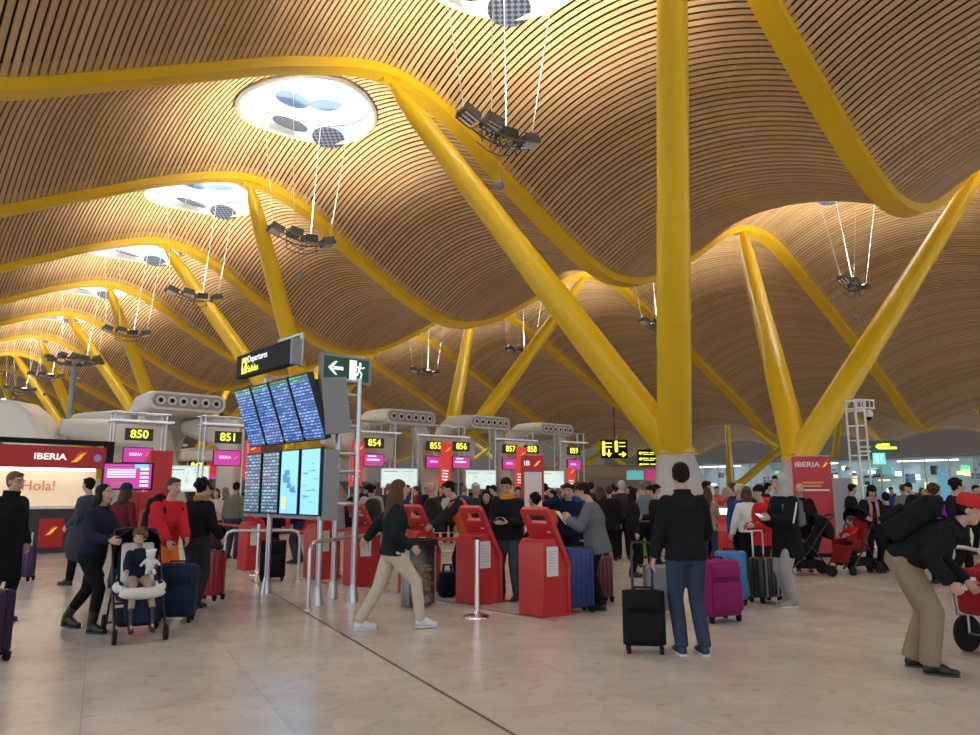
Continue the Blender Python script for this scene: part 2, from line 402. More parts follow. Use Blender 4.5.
mx = N('ShaderNodeMix'); mx.data_type = 'RGBA'; mx.blend_type = 'MULTIPLY'; mx.inputs[0].default_value = .8; Lk(hs.outputs['Color'], mx.inputs[6]); Lk(cr2.outputs['Color'], mx.inputs[7]); Lk(mx.outputs[2], b.inputs['Base Color'])
rr = N('ShaderNodeMapRange'); rr.inputs['To Min'].default_value = .14; rr.inputs['To Max'].default_value = .30; Lk(n1.outputs['Fac'], rr.inputs['Value']); Lk(rr.outputs['Result'], b.inputs['Roughness'])
b.inputs['Specular IOR Level'].default_value = .5
a = MB(); a.box((0, 60, -.1), (260, 200, .2)); struct(a, 'floor', fl, smooth=None)
# dark expansion joint in the floor
p0, p1 = G(560, 762), G(249, 579); d = (p1 - p0).normalized(); nrm = Vector((-d.y, d.x, 0)) * .012
a = MB(); a.add([p0-nrm, p0+nrm, p1+nrm, p1-nrm] + [v + Vector((0,0,.003)) for v in (p0-nrm, p0+nrm, p1+nrm, p1-nrm)], [(0,1,2,3),(4,5,6,7),(0,1,5,4),(1,2,6,5),(2,3,7,6),(3,0,4,7)])
struct(a, 'trim_30', mat('joint_rubber', (.10,.08,.07), .7), smooth=None)

w = bpy.data.worlds.new('world'); sc.world = w; w.use_nodes = True
bg = w.node_tree.nodes['Background']; bg.inputs['Color'].default_value = (.85,.92,1,1); bg.inputs['Strength'].default_value = .85
# ---------------------------------------------------------------- fittings of the hall
red = mat('airline_red', (.50,.022,.022), .38, noise=.03, nscale=2); redd = mat('deep_red', (.36,.015,.018), .45)
redlit = mat('backlit_red', (.6,.04,.03), .4, emit=(.85,.055,.035), es=.25)
magenta = mat('magenta_screen', (.4,.02,.3), .3, emit=(.52,.04,.30), es=.5)
paper = mat('white_paper', (.72,.71,.69), .7); blackp = mat('black_panel', (.010,.010,.011), .6); blackm = mat('black_rubber', (.012,.012,.013), .8)
for q_ in (blackp, blackm): q_.node_tree.nodes['Principled BSDF'].inputs['Specular IOR Level'].default_value = .2
led = mat('yellow_lettering', (.8,.8,.05), .4, emit=(1,.92,.06), es=.9); ledp = mat('dark_green_panel', (.02,.035,.02), .4)
wht_t = mat('white_lettering', (.85,.85,.85), .5, emit=(1,1,1), es=.5); wht_p = mat('white_print', (.8,.8,.8), .6)
gold = mat('gold_print', (.75,.45,.08), .5); lit_w = mat('backlit_white_panel', (.7,.8,.78), .4, emit=(.66,.86,.84), es=.42)
grey_fair = mat('pale_grey_fairing', (.70,.685,.63), .5, noise=.04, nscale=1.2); counter_g = mat('dark_grey_counter', (.05,.05,.052), .5)
chrome = mat('chrome', (.8,.82,.85), .12, 1.0); belt = mat('red_belt', (.55,.03,.03), .6)
def emblem(parent, loc, rot, s):                          # red and yellow wing mark
    for nm, m, pts in (('emblem_yellow', gold if False else mat('emblem_yellow', (.85,.50,.03), .5, emit=(1,.6,.05), es=.25), [(-.5,-.35),(-.1,-.32),(.15,-.1),(.3,.15),(.55,.38),(.15,.25),(-.1,.0),(-.25,-.15)]), ('emblem_red', mat('emblem_red', (.7,.02,.02), .5, emit=(.9,.1,.05), es=.2), [(-.25,-.1),(0,.12),(.2,.32),(.55,.42),(.25,.44),(-.05,.32),(-.2,.1)])):
        a = MB(); n = len(pts); a.add([(x*s, y*s, 0) for x, y in pts] + [(x*s, y*s, .003) for x, y in pts], [tuple(range(n)), tuple(range(n, 2*n))] + [(i, (i+1) % n, n+(i+1) % n, n+i) for i in range(n)])
        a.build(nm, m, parent, loc=loc, rot=rot, smooth=None)
def panel(name, w, h, t, m, parent, loc, rot=FACE, bevel=0):
    a = MB(); a.box((0,0,-t/2), (w,h,t)); return a.build(name, m, parent, loc=loc, rot=rot, smooth=None, bevel=bevel)
def dash_mat(name, base, ink, row, wid, strength, seed=0, fill=.5):
    m = bpy.data.materials.new(name); m.use_nodes = True; nt = m.node_tree; b = nt.nodes['Principled BSDF']
    tc = nt.nodes.new('ShaderNodeTexCoord'); bk = nt.nodes.new('ShaderNodeTexBrick'); bk.offset = .37; bk.offset_frequency = 2
    bk.inputs['Scale'].default_value = 1; bk.inputs['Brick Width'].default_value = wid; bk.inputs['Row Height'].default_value = row; bk.inputs['Mortar Size'].default_value = row*.30; bk.inputs['Mortar Smooth'].default_value = .3
    bk.inputs['Color1'].default_value = (*base,1); bk.inputs['Color2'].default_value = (*ink,1); bk.inputs['Mortar'].default_value = (*[c*.55 for c in base],1)
    mp = nt.nodes.new('ShaderNodeMapping'); mp.inputs['Location'].default_value = (seed*.37, 0, 0)
    nt.links.new(tc.outputs['Object'], mp.inputs['Vector']); nt.links.new(mp.outputs['Vector'], bk.inputs['Vector']); nt.links.new(bk.outputs['Color'], b.inputs['Emission Color'])
    b.inputs['Emission Strength'].default_value = strength; b.inputs['Base Color'].default_value = (.02,.02,.03,1); b.inputs['Roughness'].default_value = .15
    return m
# --- departures display stand
S0 = Vector((-2.72, 10.25, 0)) - Vector((CU*.0, SU*.0, 0))
ds = thing('departures_display', 'steel stand with eight portrait departure screens, the upper four tilted down', 'display board', S0 + Vector((.36,0,0)), ROW)
SIDE = (PI/2, 0, -PI/2)
for i in range(4):
    y = .33 + .64*i
    T_ = mat('screen_case', (.012,.012,.014), .5)
    c = MB(); c.rbox((0,0,-.045), (.60,.98,.09), .02); cs = c.build('upper_screen', T_, ds, loc=(-.05,y,2.70), rot=Euler((PI/2 + math.radians(20), 0, -PI/2)))
    panel('display_face', .55, .93, .004, dash_mat('flight_rows', (.02,.09,.36), (.28,.50,.85), .045, .12, .8, i), cs, (0,0,.004), (0,0,0))
    panel('header_strip', .55, .055, .004, dash_mat('flight_header', (.02,.16,.10), (.25,.75,.35), .05, .2, .9, i), cs, (0,.43,.007), (0,0,0))
    c = MB(); c.rbox((0,0,-.035), (.57,.95,.07), .02); cs = c.build('lower_screen', T_, ds, loc=(.05,y,1.66), rot=SIDE)
    if i >= 2: m_ = dash_mat('flight_rows_dim', (.06,.14,.22), (.35,.50,.60), .05, .14, .8, i+5)
    else: m_ = mat('pale_blue_screen', (.1,.3,.5), .2, emit=(.20,.52,.86), es=.8)
    fc = panel('display_face', .53, .91, .004, m_, cs, (0,0,.004), (0,0,0))
    if i < 2:
        a = MB(); 
        for q in range(14): rr_ = random.Random(q*7+i); a.box((rr_.uniform(-.18,.18), -.02+rr_.uniform(-.12,.16) if i else rr_.uniform(-.3,.3), .008), (rr_.uniform(.05,.16), .012 if not i else rr_.uniform(.03,.09), .003))
        a.build('display_drawing', mat('screen_print', (.1,.2,.3), .4, emit=(.05,.16,.30), es=.8), cs, smooth=None)
        if i: a = MB(); a.box((-.14,-.3,.009), (.09,.17,.003)); a.build('display_icon', led, cs)
hs_ = MB(); hs_.box((.24,1.30,2.73), (.40,2.62,.80), rot=(0,math.radians(-8),0)); hs_.build('upper_housing', graym, ds, bevel=.01)
hs_ = MB(); hs_.box((.20,1.30,1.62), (.22,2.62,.98)); hs_.build('lower_housing', graym, ds, bevel=.01)
for x, y, top in ((.12,.12,1.2), (.12,1.70,1.2), (.60,.55,3.5), (.62,.03,3.15)):
    a = MB(); a.cyl((x,y,.0), (x,y,top), .042, seg=14); p = a.build('pole', steel, ds, smooth=50)
    a = MB(); a.lathe([(.085,0),(.08,.05),(.05,.22),(.044,.24)], 16); a.build('pole_foot', steel, p, loc=(x,y,0))
a = MB()
for z in (1.35,1.8,2.05,2.45,2.9,3.1): a.cyl((.2,.03,z), (.62,.03,z), .03, seg=10); a.cyl((.60,.55,z), (.62,.03,z), .022, seg=8)
a.cyl((.30,2.3,3.12), (.60,.55,3.15), .03, seg=10); a.cyl((0.1,.2,3.45), (.60,.55,3.45), .04, seg=10); a.cyl((.1,.2,3.08),(.1,.2,3.45),.04,seg=10); a.cyl((-.1,1.6,3.05),(-.1,1.6,3.3),.04,seg=10)
a.build('bracket_tube', steel, ds, smooth=50)
a = MB(); a.tube([(-.12,.42,3.3),(-.12,.42,3.78),(-.12,1.15,3.78)], .035, 10); a.build('top_tube', steel, ds, smooth=50)
sg = thing('departures_sign', 'black illuminated sign reading Departures Salidas above the departure screens', 'sign', S0 + Matrix.Rotation(ROW,3,'Z') @ Vector((-.02,.0,3.48)), ROW)
a = MB(); a.box((0,.98,0), (.13,1.9,.36)); a.build('sign_box', blackp, sg, bevel=.008); a = MB(); a.box((.0,.015,0), (.15,.05,.38)); a.build('end_cap', graym, sg)
fr_ = (PI/2,0,-PI/2)
panel('yellow_pictogram', .19, .25, .006, led, sg, (-.068,1.62,-.01), fr_)
a = MB(); a.add([(-.03,-.07,0),(.03,-.05,0),(.06,.07,0),(.02,.04,0),(-.06,.02,0),(-.02,-.01,0)], [(0,1,2,3,4,5)]); a.build('aeroplane_mark', blackp, sg, loc=(-.078,1.62,0), rot=fr_)
text('Departures', .15, wht_t, sg, (-.068,1.50,.07), fr_, align='LEFT'); text('Salidas', .15, led, sg, (-.068,1.50,-.085), fr_, align='LEFT')
ex = thing('exit_sign', 'green and white exit sign with arrow and running figure beside departures sign', 'sign', S0 + Vector((.10,0,0)) + Matrix.Rotation(ROW,3,'Z') @ Vector((.60,-.14,3.27)), ROW)
panel('sign_frame', .82, .40, .09, graym, ex, (.0,.0,0), bevel=.006); panel('sign_face', .74, .33, .006, mat('exit_green', (.006,.05,.035), .4, emit=(.01,.10,.06), es=.15), ex, (0,-.004,0))
wt = mat('sign_white', (.7,.75,.72), .5, emit=(.8,.9,.85), es=.45)
a = MB(); a.box((-.14,0,0), (.16,.05,.004)); a.add([(-.31,0,.002),(-.20,.10,.002),(-.155,.10,.002),(-.24,0,.002),(-.155,-.10,.002),(-.20,-.10,.002)], [(0,1,2,3),(0,3,4,5)]); a.build('arrow', wt, ex, loc=(0,-.008,0), rot=FACE)
a = MB(); a.box((.10,0,0), (.12,.29,.004)); a.build('doorway_mark', wt, ex, loc=(0,-.008,0), rot=FACE)
a = MB(); a.ball((.22,.10,0), (.024,.024,.004)); a.tube([(.215,.07,0),(.20,.0,0)], .022, 6); a.tube([(.20,0,0),(.245,-.04,0),(.23,-.12,0)], .014, 6); a.tube([(.20,0,0),(.175,-.07,0),(.12,-.08,0)], .014, 6); a.tube([(.21,.06,0),(.265,.035,0),(.29,.06,0)], .011, 6); a.tube([(.21,.06,0),(.16,.05,0),(.15,.0,0)], .011, 6)
a.build('running_figure', wt, ex, loc=(0,-.009,0), rot=FACE)
# --- barrier rails
def rail(a_, b_, h, label):
    c = (a_ + b_) / 2; r = thing('barrier_rail', label, 'barrier rail', c, 0, 'tubular steel barrier rails'); a0, b0 = a_ - c, b_ - c; d = (b0 - a0).normalized()
    m = MB(); m.tube([a0, a0 + Vector((0,0,h-.12)), a0 + d*.035 + Vector((0,0,h-.035)), a0 + d*.12 + Vector((0,0,h)), b0 - d*.12 + Vector((0,0,h)), b0 - d*.035 + Vector((0,0,h-.035)), b0 + Vector((0,0,h-.12)), b0], .026, 12); m.build('rail_tube', steel, r, smooth=50)
    for p in (a0, b0): m = MB(); m.lathe([(.055,0),(.05,.015),(.03,.03)], 14, Matrix.Translation(p)); m.build('floor_plate', steel, r)
rail(G(223,582), G(298,582), .86, 'steel barrier rail in front of the white-topped display pole, left of the screens')
rail(G(307.5,611), G(381,588), .86, 'steel barrier rail right of the departure screens, nearest the camera')
# --- retractable belt posts
def stanchion(p, h, label):
    r = thing('belt_post', label, 'queue post', p, 0, 'queue belt posts'); m = MB(); m.lathe([(.17,0),(.168,.012),(.12,.03),(.045,.045),(.033,.07)], 28); m.build('post_base', chrome, r)
    m = MB(); m.cyl((0,0,.05), (0,0,h), .032, seg=18); m.cyl((0,0,h-.09), (0,0,h-.005), .036, seg=18); m.build('post_tube', chrome, r, smooth=50); m = MB(); m.lathe([(.036,0),(.036,.015),(.01,.03)], 18, Matrix.Translation((0,0,h))); m.build('post_cap', blackm, r)
    return r
def beltline(pa, pb, z, label, sag=.05):
    c = (pa + pb) / 2; m = MB(); n = 8; vs = []; fs = []
    for i in range(n+1):
        u = i/n; p = pa.lerp(pb, u) - c; zz = z - sag*4*u*(1-u)
        q = (pb - pa).normalized().cross(Vector((0,0,1))) * .003
        vs += [(p.x+q.x, p.y+q.y, zz-.025), (p.x-q.x, p.y-q.y, zz-.025), (p.x-q.x, p.y-q.y, zz+.025), (p.x+q.x, p.y+q.y, zz+.025)]
    for i in range(n):
        for k in range(4): fs.append((4*i+k, 4*i+(k+1)%4, 4*i+4+(k+1)%4, 4*i+4+k))
    m.add(vs, fs + [(0,1,2,3), (4*n+3,4*n+2,4*n+1,4*n)]); o = m.build('queue_belt', belt, None); o.location = c; tag(o, label, 'queue belt', 'red queue belts')
A_ = G(477,617); stanchion(A_, .93, 'chrome queue post with round base in front of the two nearest red kiosks')
B_ = G(257,574.5); stanchion(B_, .93, 'chrome queue post behind the left barrier rail')
C_ = G(198,556); stanchion(C_, .93, 'chrome queue post by the pale pink coated woman')
D_ = G(648,563); E_ = G(590,548)
beltline(C_, B_, .88, 'red queue belt between the posts left of the departure screens')
beltline(B_, G(345,580), .86, 'red queue belt running behind the departure screen poles'); beltline(G(345,580) + Vector((.1,0,0)), G(470,602), .86, 'red queue belt behind the litter bin at kiosk height')
# --- self check-in kiosks
def make_kiosk():
    r = thing('check_in_kiosk', 'x', 'kiosk', (0,0,0), ROW, 'red self check-in kiosks'); Rm = Matrix.Rotation(-PI/2, 4, 'Z')
    m = MB(); m.prism([(-.30,.0), (-.30,.84), (-.24,.93), (.10,.97), (.22,.66), (.22,.0)], .44, Rm); m.build('cabinet', red, r, bevel=.02)
    m = MB(); m.rbox((.25,0,.33), (.07,.50,.62), .03); m.box((.20,0,.012), (.52,.50,.022)); 
    m.build('front_panel', red, r, bevel=.01)
    T_ = Matrix.Translation((.245,0,.60)) @ Matrix.Rotation(math.radians(-33), 4, 'Y')
    m = MB(); m.box((0,0,.31), (.075,.50,.66), M=T_); m.box((0,-.205,.70), (.075,.09,.16), M=T_); m.box((0,.205,.70), (.075,.09,.16), M=T_)
    m.add(*[(lambda n_=8: ([T_ @ Vector((x, y, z)) for x in (-.0375,.0375) for y, z in ([(-.25,.76)] + [(-.25+.06*(1-math.cos(PI/2*i/5)), .79+.06*math.sin(PI/2*i/5)) for i in range(6)] + [(.25-.06*(1-math.cos(PI/2*i/5)), .79+.06*math.sin(PI/2*i/5)) for i in range(5,-1,-1)] + [(.25,.76)])], [tuple(range(14)), tuple(range(27,13,-1))] + [(i,(i+1)%14,14+(i+1)%14,14+i) for i in range(14)]))()][0])
    m.build('sloping_screen_board', red, r, bevel=.008)
    m = MB(); m.box((.042,0,.42), (.008,.36,.30), M=T_); m.build('touch_screen', mat('kiosk_screen', (.2,.3,.4), .15, emit=(.55,.72,.95), es=1.0), r)
    m = MB(); m.box((-.041,-.14,.52), (.004,.06,.018), M=T_); m.build('maker_plate', wht_p, r)
    m = MB(); m.box((-.10,-.223,.66), (.24,.004,.36)); m.build('instruction_sheet', paper, r)
    m = MB(); 
    for q in range(7): m.box((-.10,-.2265,.78-.035*q), (.18 - (.05 if q % 3 == 2 else 0),.002,.006))
    m.build('printed_lines', mat('grey_print', (.35,.35,.36), .7), r)
    m = MB(); m.box((.11,0,.03), (.5,.40,.04)); m.build('plinth', redd, r)
    return r
k0 = make_kiosk()
kp = [(545,614,0,'nearest red self check-in kiosk with white sheet, right of the chrome post'), (479,602,0,'second nearest red kiosk directly behind the chrome queue post'), (419,592,0,'red kiosk standing behind the litter bin'),
      (362,585,0,'red kiosk just right of the departure screen poles'), (321,578,0,'red kiosk seen between the display poles'), (253,569,0,'red kiosk left of the departure screens, behind the rail')]
for i, (px, py, ro, lb) in enumerate(kp):
    o = k0 if i == 0 else dup(k0)
    o.location = G(px, py); o['label'] = lb; o.scale = (.84,1,1)
for px, py, Y, lb in ((638,545,0,'red kiosk with lit screen behind the grey blazer man'), (726,560,0,'red kiosk with lit screen right of the man in black'), (772,556,0,'red kiosk behind the woman in the red jacket')):
    o = dup(k0); o.location = G(px, py); o.rotation_euler = (0,0,math.radians(245 if px < 700 else 235)); o['label'] = lb; o.scale = (1.05,1.05,1.05)
# floor strip under the kiosk row
a = MB(); p0, p1 = G(556,622), G(300,578); d = (p1-p0).normalized(); n_ = Vector((-d.y,d.x,0))*.03
a.add([p0-n_, p0+n_, p1+n_, p1-n_] + [v + Vector((0,0,.008)) for v in (p0-n_, p0+n_, p1+n_, p1-n_)], [(0,1,2,3),(4,5,6,7),(0,1,5,4),(1,2,6,5),(2,3,7,6),(3,0,4,7)]); struct(a, 'trim_31', steel)
# --- litter bin with clear bag
bn = thing('litter_bin', 'grey metal litter bin with clear panel showing rubbish behind walking woman', 'bin', G(418,606), ROW)
a = MB(); a.lathe([(.24,.80),(.26,.815),(.262,.86),(.25,.88),(.20,.885),(.19,.84)], 32); a.build('lid_ring', blackp, bn)
a = MB(); vs = []; fs = []
for k in range(25):
    an = math.radians(-46 + 250*k/24); vs += [(.235*math.cos(an), .235*math.sin(an), .03), (.235*math.cos(an), .235*math.sin(an), .82)]
for k in range(24): fs.append((2*k,2*k+2,2*k+3,2*k+1))
a.add(vs, fs); o = a.build('metal_shell', mat('bin_metal', (.36,.42,.46), .35, .6), bn, smooth=60); sm = o.modifiers.new('t','SOLIDIFY'); sm.thickness = .012
a = MB(); a.lathe([(.20,.04),(.225,.3),(.22,.6),(.232,.82)], 32); a.build('clear_bag', mat('clear_bag', (.92,.92,.92), .12, trans=1.0), bn)
rr_ = random.Random(3); a = MB()
for q in range(26): a.ball((rr_.uniform(-.12,.12), rr_.uniform(-.12,.12), rr_.uniform(.08,.55)), (rr_.uniform(.03,.07), rr_.uniform(.03,.07), rr_.uniform(.02,.06)), 7, 5)
o = a.build('rubbish', mat('rubbish', (.50,.33,.22), .7, noise=.8, nscale=9), bn); o['kind'] = 'stuff'
# --- check-in islands: sculpted air towers, sign gantries, desks, maps
def rr_section(w, h, n=6, r=.28):
    r = min(r, h/2*.99, w/2*.99); out = []
    for cx, cz, a0 in ((w/2-r, h/2-r, 0), (-w/2+r, h/2-r, 90), (-w/2+r, -h/2+r, 180), (w/2-r, -h/2+r, 270)):
        for i in range(n+1): a = math.radians(a0 + 90*i/n); out.append((cx + r*math.cos(a), cz + r*math.sin(a)))
    return out
def sweep(mb, path):                                       # path of (centre, forward tilt, w, h, r) in local space; x stays across
    rings = []
    for c, ang, w, h, r in path:
        f = Vector((0, -math.sin(ang), math.cos(ang)))     # section's own up
        rings.append([Vector(c) + Vector((1,0,0))*x + f*z for x, z in rr_section(w, h, r=r)])
    n = len(rings[0]); fs = [tuple(range(n))[::-1], tuple(range((len(rings)-1)*n, len(rings)*n))]
    for i in range(len(rings)-1):
        for k in range(n): j = (k+1) % n; fs.append((i*n+k, i*n+j, (i+1)*n+j, (i+1)*n+k))
    mb.add(sum(rings, []), fs)
def make_tower():
    r = thing('air_duct_tower', 'x', 'air duct tower', (0,0,0), ROW, 'pale grey air duct towers over the check-in desks')
    a = MB(); sweep(a, [((0,0,0),0,2.6,.62,.30), ((0,.9,.02),0,2.6,.72,.32), ((0,2.0,-.02),math.radians(-12),2.5,.80,.34), ((0,2.8,-.35),math.radians(-45),2.3,.85,.36), ((0,3.2,-1.0),math.radians(-75),2.0,.85,.36), ((0,3.3,-1.9),math.radians(-92),1.6,.85,.36), ((.0,3.1,-3.0),math.radians(-97),1.3,.9,.36), ((.0,2.8,-4.55),math.radians(-100),1.2,1.0,.36)])
    a.build('duct_body', grey_fair, r, smooth=50)
    a = MB(); sweep(a, [((0,-.03,0),0,2.42,.46,.22), ((0,.01,0),0,2.42,.46,.22)]); a.build('nozzle_face', mat('nozzle_plate', (.30,.31,.32), .5), r)
    for i in range(6):
        x = -.95 + .38*i; T_ = Matrix.Translation((x,-.03,0)) @ Matrix.Rotation(PI/2, 4, 'X')
        a = MB(); a.lathe([(.155,-.01),(.155,.02),(.125,.045),(.10,.03)], 20, T_); nz = a.build('air_nozzle', mat('nozzle_ring', (.62,.62,.60), .4), r)
        a = MB(); a.ball((x,-.045,0), (.095,.03,.095), 14, 8); a.build('nozzle_bore', blackp, nz)
    # slanting strut and backward wing
    a = MB(); a.prism([(-.15,-.3), (.75,-.3), (2.3,-4.55), (1.2,-4.55)], .38, Matrix.Translation((.55,.55,0)) @ Matrix.Rotation(math.radians(-75), 4, 'Z')); a.build('slanting_strut', grey_fair, r, bevel=.08)
    a = MB(); sweep(a, [((0,0,0),0,.55,.5,.2), ((0,.25,-.02),0,.8,.62,.3), ((0,1.2,-.1),0,.85,.85,.3), ((0,2.6,-.2),0,.9,1.15,.3), ((0,3.2,-.35),0,.9,1.3,.3)])
    w = a.build('side_wing', grey_fair, r, smooth=50); w.location = (-3.6,1.2,-1.0); w.rotation_euler = (0,0,-PI/2)
    return r
tw0 = make_tower()
for i, (px, Y, zz, lb) in enumerate(((189,25.5,4.62,'pale grey air duct tower with six nozzles above sign 850'), (412,32.0,4.75,'pale grey air duct tower with six nozzles above sign 854'), (491,36.0,4.9,'pale grey air duct tower with six nozzles above sign 856'), (557,40.0,4.9,'pale grey air duct tower with six nozzles above signs 857 and 858'))):
    o = tw0 if i == 0 else dup(tw0); p = PD(px, 400, Y); o.location = (p.x, p.y, zz); o['label'] = lb
    if i == 0: strut0 = next(c for c in C.objects if c.parent == o and c.name.startswith('slanting_strut'))
strut0.location = (-1.7, .6, 0)
# pillar of the wing beside 850, wing beside 851
def wing(px0, px1, pyt, pyb, Y, lb, pillar=True):
    p0, p1 = PD(px0, pyt, Y), PD(px1, pyt, Y); L = (p1-p0).length; zt = p0.z; H_ = zt - PD(px0, pyb, Y).z
    r = thing('curved_wing_fairing', lb, 'fairing', ((p1.x), (p1.y), 0), 0, 'pale grey wing fairings')
    a = MB(); pts = [(-L, zt-H_*.45), (-L+.12, zt-H_*.2), (-L+.5, zt-H_*.12), (-.35, zt), (-.12, zt-.05), (0, zt-.3)] + ([(0, 0), (-.75, 0), (-.75, zt-H_*1.3)] if pillar else [(0, zt-H_*1.1)]) + [(-L+.6, zt-H_), (-L+.1, zt-H_*.75)]
    a.prism(pts, .9, Matrix.Rotation(-PI/2, 4, 'Z')); a.build('wing_body', grey_fair, r, bevel=.14)
wing(76, 135, 411, 432, 26.5, 'pale grey wing fairing on a pillar behind sign 850')
wing(184, 243, 417, 440, 27.5, 'pale grey wing fairing on a pillar behind sign 851')
r = thing('arched_fairing', 'large pale arched fairing rising behind the red airline booth', 'fairing', tuple(PD(0,490,24)), 0)
r.location.z = 0; zt = 1.5 + 93*24/F
a = MB(); a.prism([(-4,zt), (-.4,zt), (.6,zt-.12), (1.1,zt-.5), (1.9,zt-1.55), (2.3,2.0), (2.3,0), (1.2,0), (1.2,1.9), (.4,zt-1.55), (-.3,zt-1.05), (-1.2,zt-.95), (-4,zt-.95)], 1.4, Matrix.Rotation(-PI/2, 4, 'Z') @ Matrix.Scale(1,4)); a.build('arch_body', grey_fair, r, bevel=.16)
def sign_unit(num, px, py, Y, sub, w=.92, dx=0.0):
    p = PD(px, py, Y); r = thing('number_sign', 'dark sign with yellow number %s over the check-in desks' % num, 'sign', p, ROW*.9, 'yellow numbered desk signs')
    panel('sign_panel', w, .42, .08, ledp, r, (0,0,0), bevel=.006); text(num, .40, led, r, (0,-.008,0), FACE, 'number', bold=.006, xs=1.0)
    q = thing('desk_screen', 'magenta screen with airline name hanging under sign %s' % num, 'screen', p + Vector((dx,0,-.72)), ROW*.9, 'magenta desk screens')
    panel('screen_case', w*1.05, .55, .06, blackp, q, (0,.005,0)); panel('screen_face', w*1.0, .50, .01, magenta, q, (0,-.002,0))
    if sub: text('IBERIA', .15, wht_t, q, (-.08,-.014,.02), FACE); emblem(q, (.30,-.014,.03), FACE, .13)
    else:
        a = MB(); a.box((-.05,.02,0), (.6,.07,.003)); a.box((-.1,.17,0), (.4,.05,.003)); a.build('text_line', wht_t, q, loc=(0,-.014,0), rot=FACE, smooth=None); a = MB(); a.box((0,-.2,0), (.8,.04,.003)); a.build('orange_text_line', gold, q, loc=(0,-.015,0), rot=FACE, smooth=None)
    if Y < 23:
        for o in (r, q): o.scale = (Y/26,)*3
        q.location = p + Vector((dx,0,-.72*Y/26))
    return p
sgs = [('850',139.5,434.5,20.5,1), ('851',228.5,437.5,21.5,1), ('854',374.5,443,31,0), ('855',435.5,446,33,1), ('856',461.5,446.5,33.5,0), ('857',510.5,449,36,1), ('858',532,449.5,36.5,0), ('859',574,451,39,1)]
SP = {}
for n_, px, py, Y, s_ in sgs: SP[n_] = sign_unit(n_, px, py, Y, s_)
def gantry(nums, L, lb, back=.25):
    pa = SP[nums[0]]; r = thing('sign_gantry', lb, 'gantry', (pa.x, pa.y, 0), ROW*.9, 'steel sign gantries'); kg = .5 if pa.y < 23 else 1; zt = pa.z + .45*(.8 if kg < 1 else 1); a = MB(); x0 = -.75*(.8 if kg < 1 else 1); L *= (.8 if kg < 1 else 1)
    for x in (x0, x0 + L):
        for y in (back, back+.45): a.cyl((x,y,0), (x,y,zt+.05+.5*kg), .035 if kg == 1 else .025, seg=8)
    a.build('gantry_post', steel, r, smooth=50); a = MB()
    for z in (zt, zt+.5*kg):
        for y in (back, back+.45): a.cyl((x0-.1,y,z), (x0+L+.1,y,z), .028, seg=8)
        for i in range(int(L/.6)+2): x = min(x0+.6*i, x0+L); a.cyl((x,back,z), (x,back+.45,z), .02, seg=6)
    for i in range(int(L/.6)+2): x = min(x0+.6*i, x0+L); a.cyl((x,back,zt), (x,back,zt+.5*kg), .016, seg=6)
    a.build('gantry_truss', steel, r, smooth=50)
    a = MB(); a.rbox((x0+L/2, back-.22, zt+.02), (L+.3,.07,.05), .02); a.build('lamp_tube', mat('tube_lamp', (.7,.75,.8), .3, emit=(.85,.93,1), es=.22), r)
gantry(['850'], 1.7, 'steel gantry carrying sign 850'); gantry(['851'], 1.6, 'steel gantry carrying sign 851, left of the departure screens'); gantry(['854'], 1.9, 'steel gantry carrying sign 854'); gantry(['855','856'], 2.5, 'steel gantry carrying signs 855 and 856')
gantry(['857','858'], 2.4, 'steel gantry carrying signs 857 and 858'); gantry(['859'], 1.7, 'steel gantry carrying sign 859')
for px, y0, y1, Y, num in ((358,441,487,30.6,'854'), (446,442,487,32.8,'855 and 856'), (520.5,447,490,35.5,'857 and 858'), (571,468,488,38.8,'859'), (252,441,480,26.6,'851')):
    pa, pb = PD(px, y0, Y), PD(px, y1, Y); h = pa.z - pb.z
    r = thing('hanging_banner', 'narrow red vertical airline banner beside sign %s' % num, 'banner', (pa.x, pa.y, (pa.z+pb.z)/2), ROW*.7, 'narrow red banners between the desk signs'); r.rotation_euler = (0, math.radians(4), ROW*.7)
    panel('banner_face', .55, h, .05, redlit, r, (0,0,0)); emblem(r, (.06,-.006,h*.34), FACE, .3)
    a = MB()
    for q in range(4 if h > 1 else 1): a.box((0,-.02*h - .13*q, 0), (.30 - .05*(q % 2), .05, .003))
    a.build('text_line', wht_t, r, loc=(0,-.006,-h*.12), rot=FACE, smooth=None)
def map_board(px, py, w, h, Y, lb, m=None):
    p = PD(px, py, Y); r = thing('route_map_board', lb, 'map board', (p.x, p.y, 0), ROW*.6, 'lit route map boards')
    panel('board_frame', w+.08, h+.08, .10, wht_p, r, (0,.0,p.z)); panel('map_face', w, h, .01, m or lit_w, r, (0,-.006,p.z))
    rr_ = random.Random(int(px)); a = MB()
    for q in range(26): a.ball((rr_.uniform(-w*.42,w*.42), rr_.uniform(-h*.38,h*.25), 0), (.018,.018,.003), 6, 4)
    a.box((-w*.25,h*.36,0), (w*.4,.03,.003)); a.box((w*.28,h*.36,0), (w*.3,.02,.003))
    a.build('map_mark', mat('map_ink', (.12,.35,.38), .6), r, loc=(0,-.013,p.z), rot=FACE, smooth=None)
    a = MB(); 
    for x in (-w*.45, w*.45): a.box((x,.03,p.z/2-h/4), (.06,.06,p.z-h/2+.1))
    a.build('board_leg', wht_p, r)
map_board(186.5,478.5,1.35,.80,25,'lit white route map board right of sign 850'); map_board(399.5,478,1.55,.75,31.5,'lit white route map board right of sign 854'); map_board(481,479.5,1.45,.80,34,'lit white route map board right of sign 856'); map_board(553,479.5,1.2,.78,37,'lit white route map board left of sign 859')
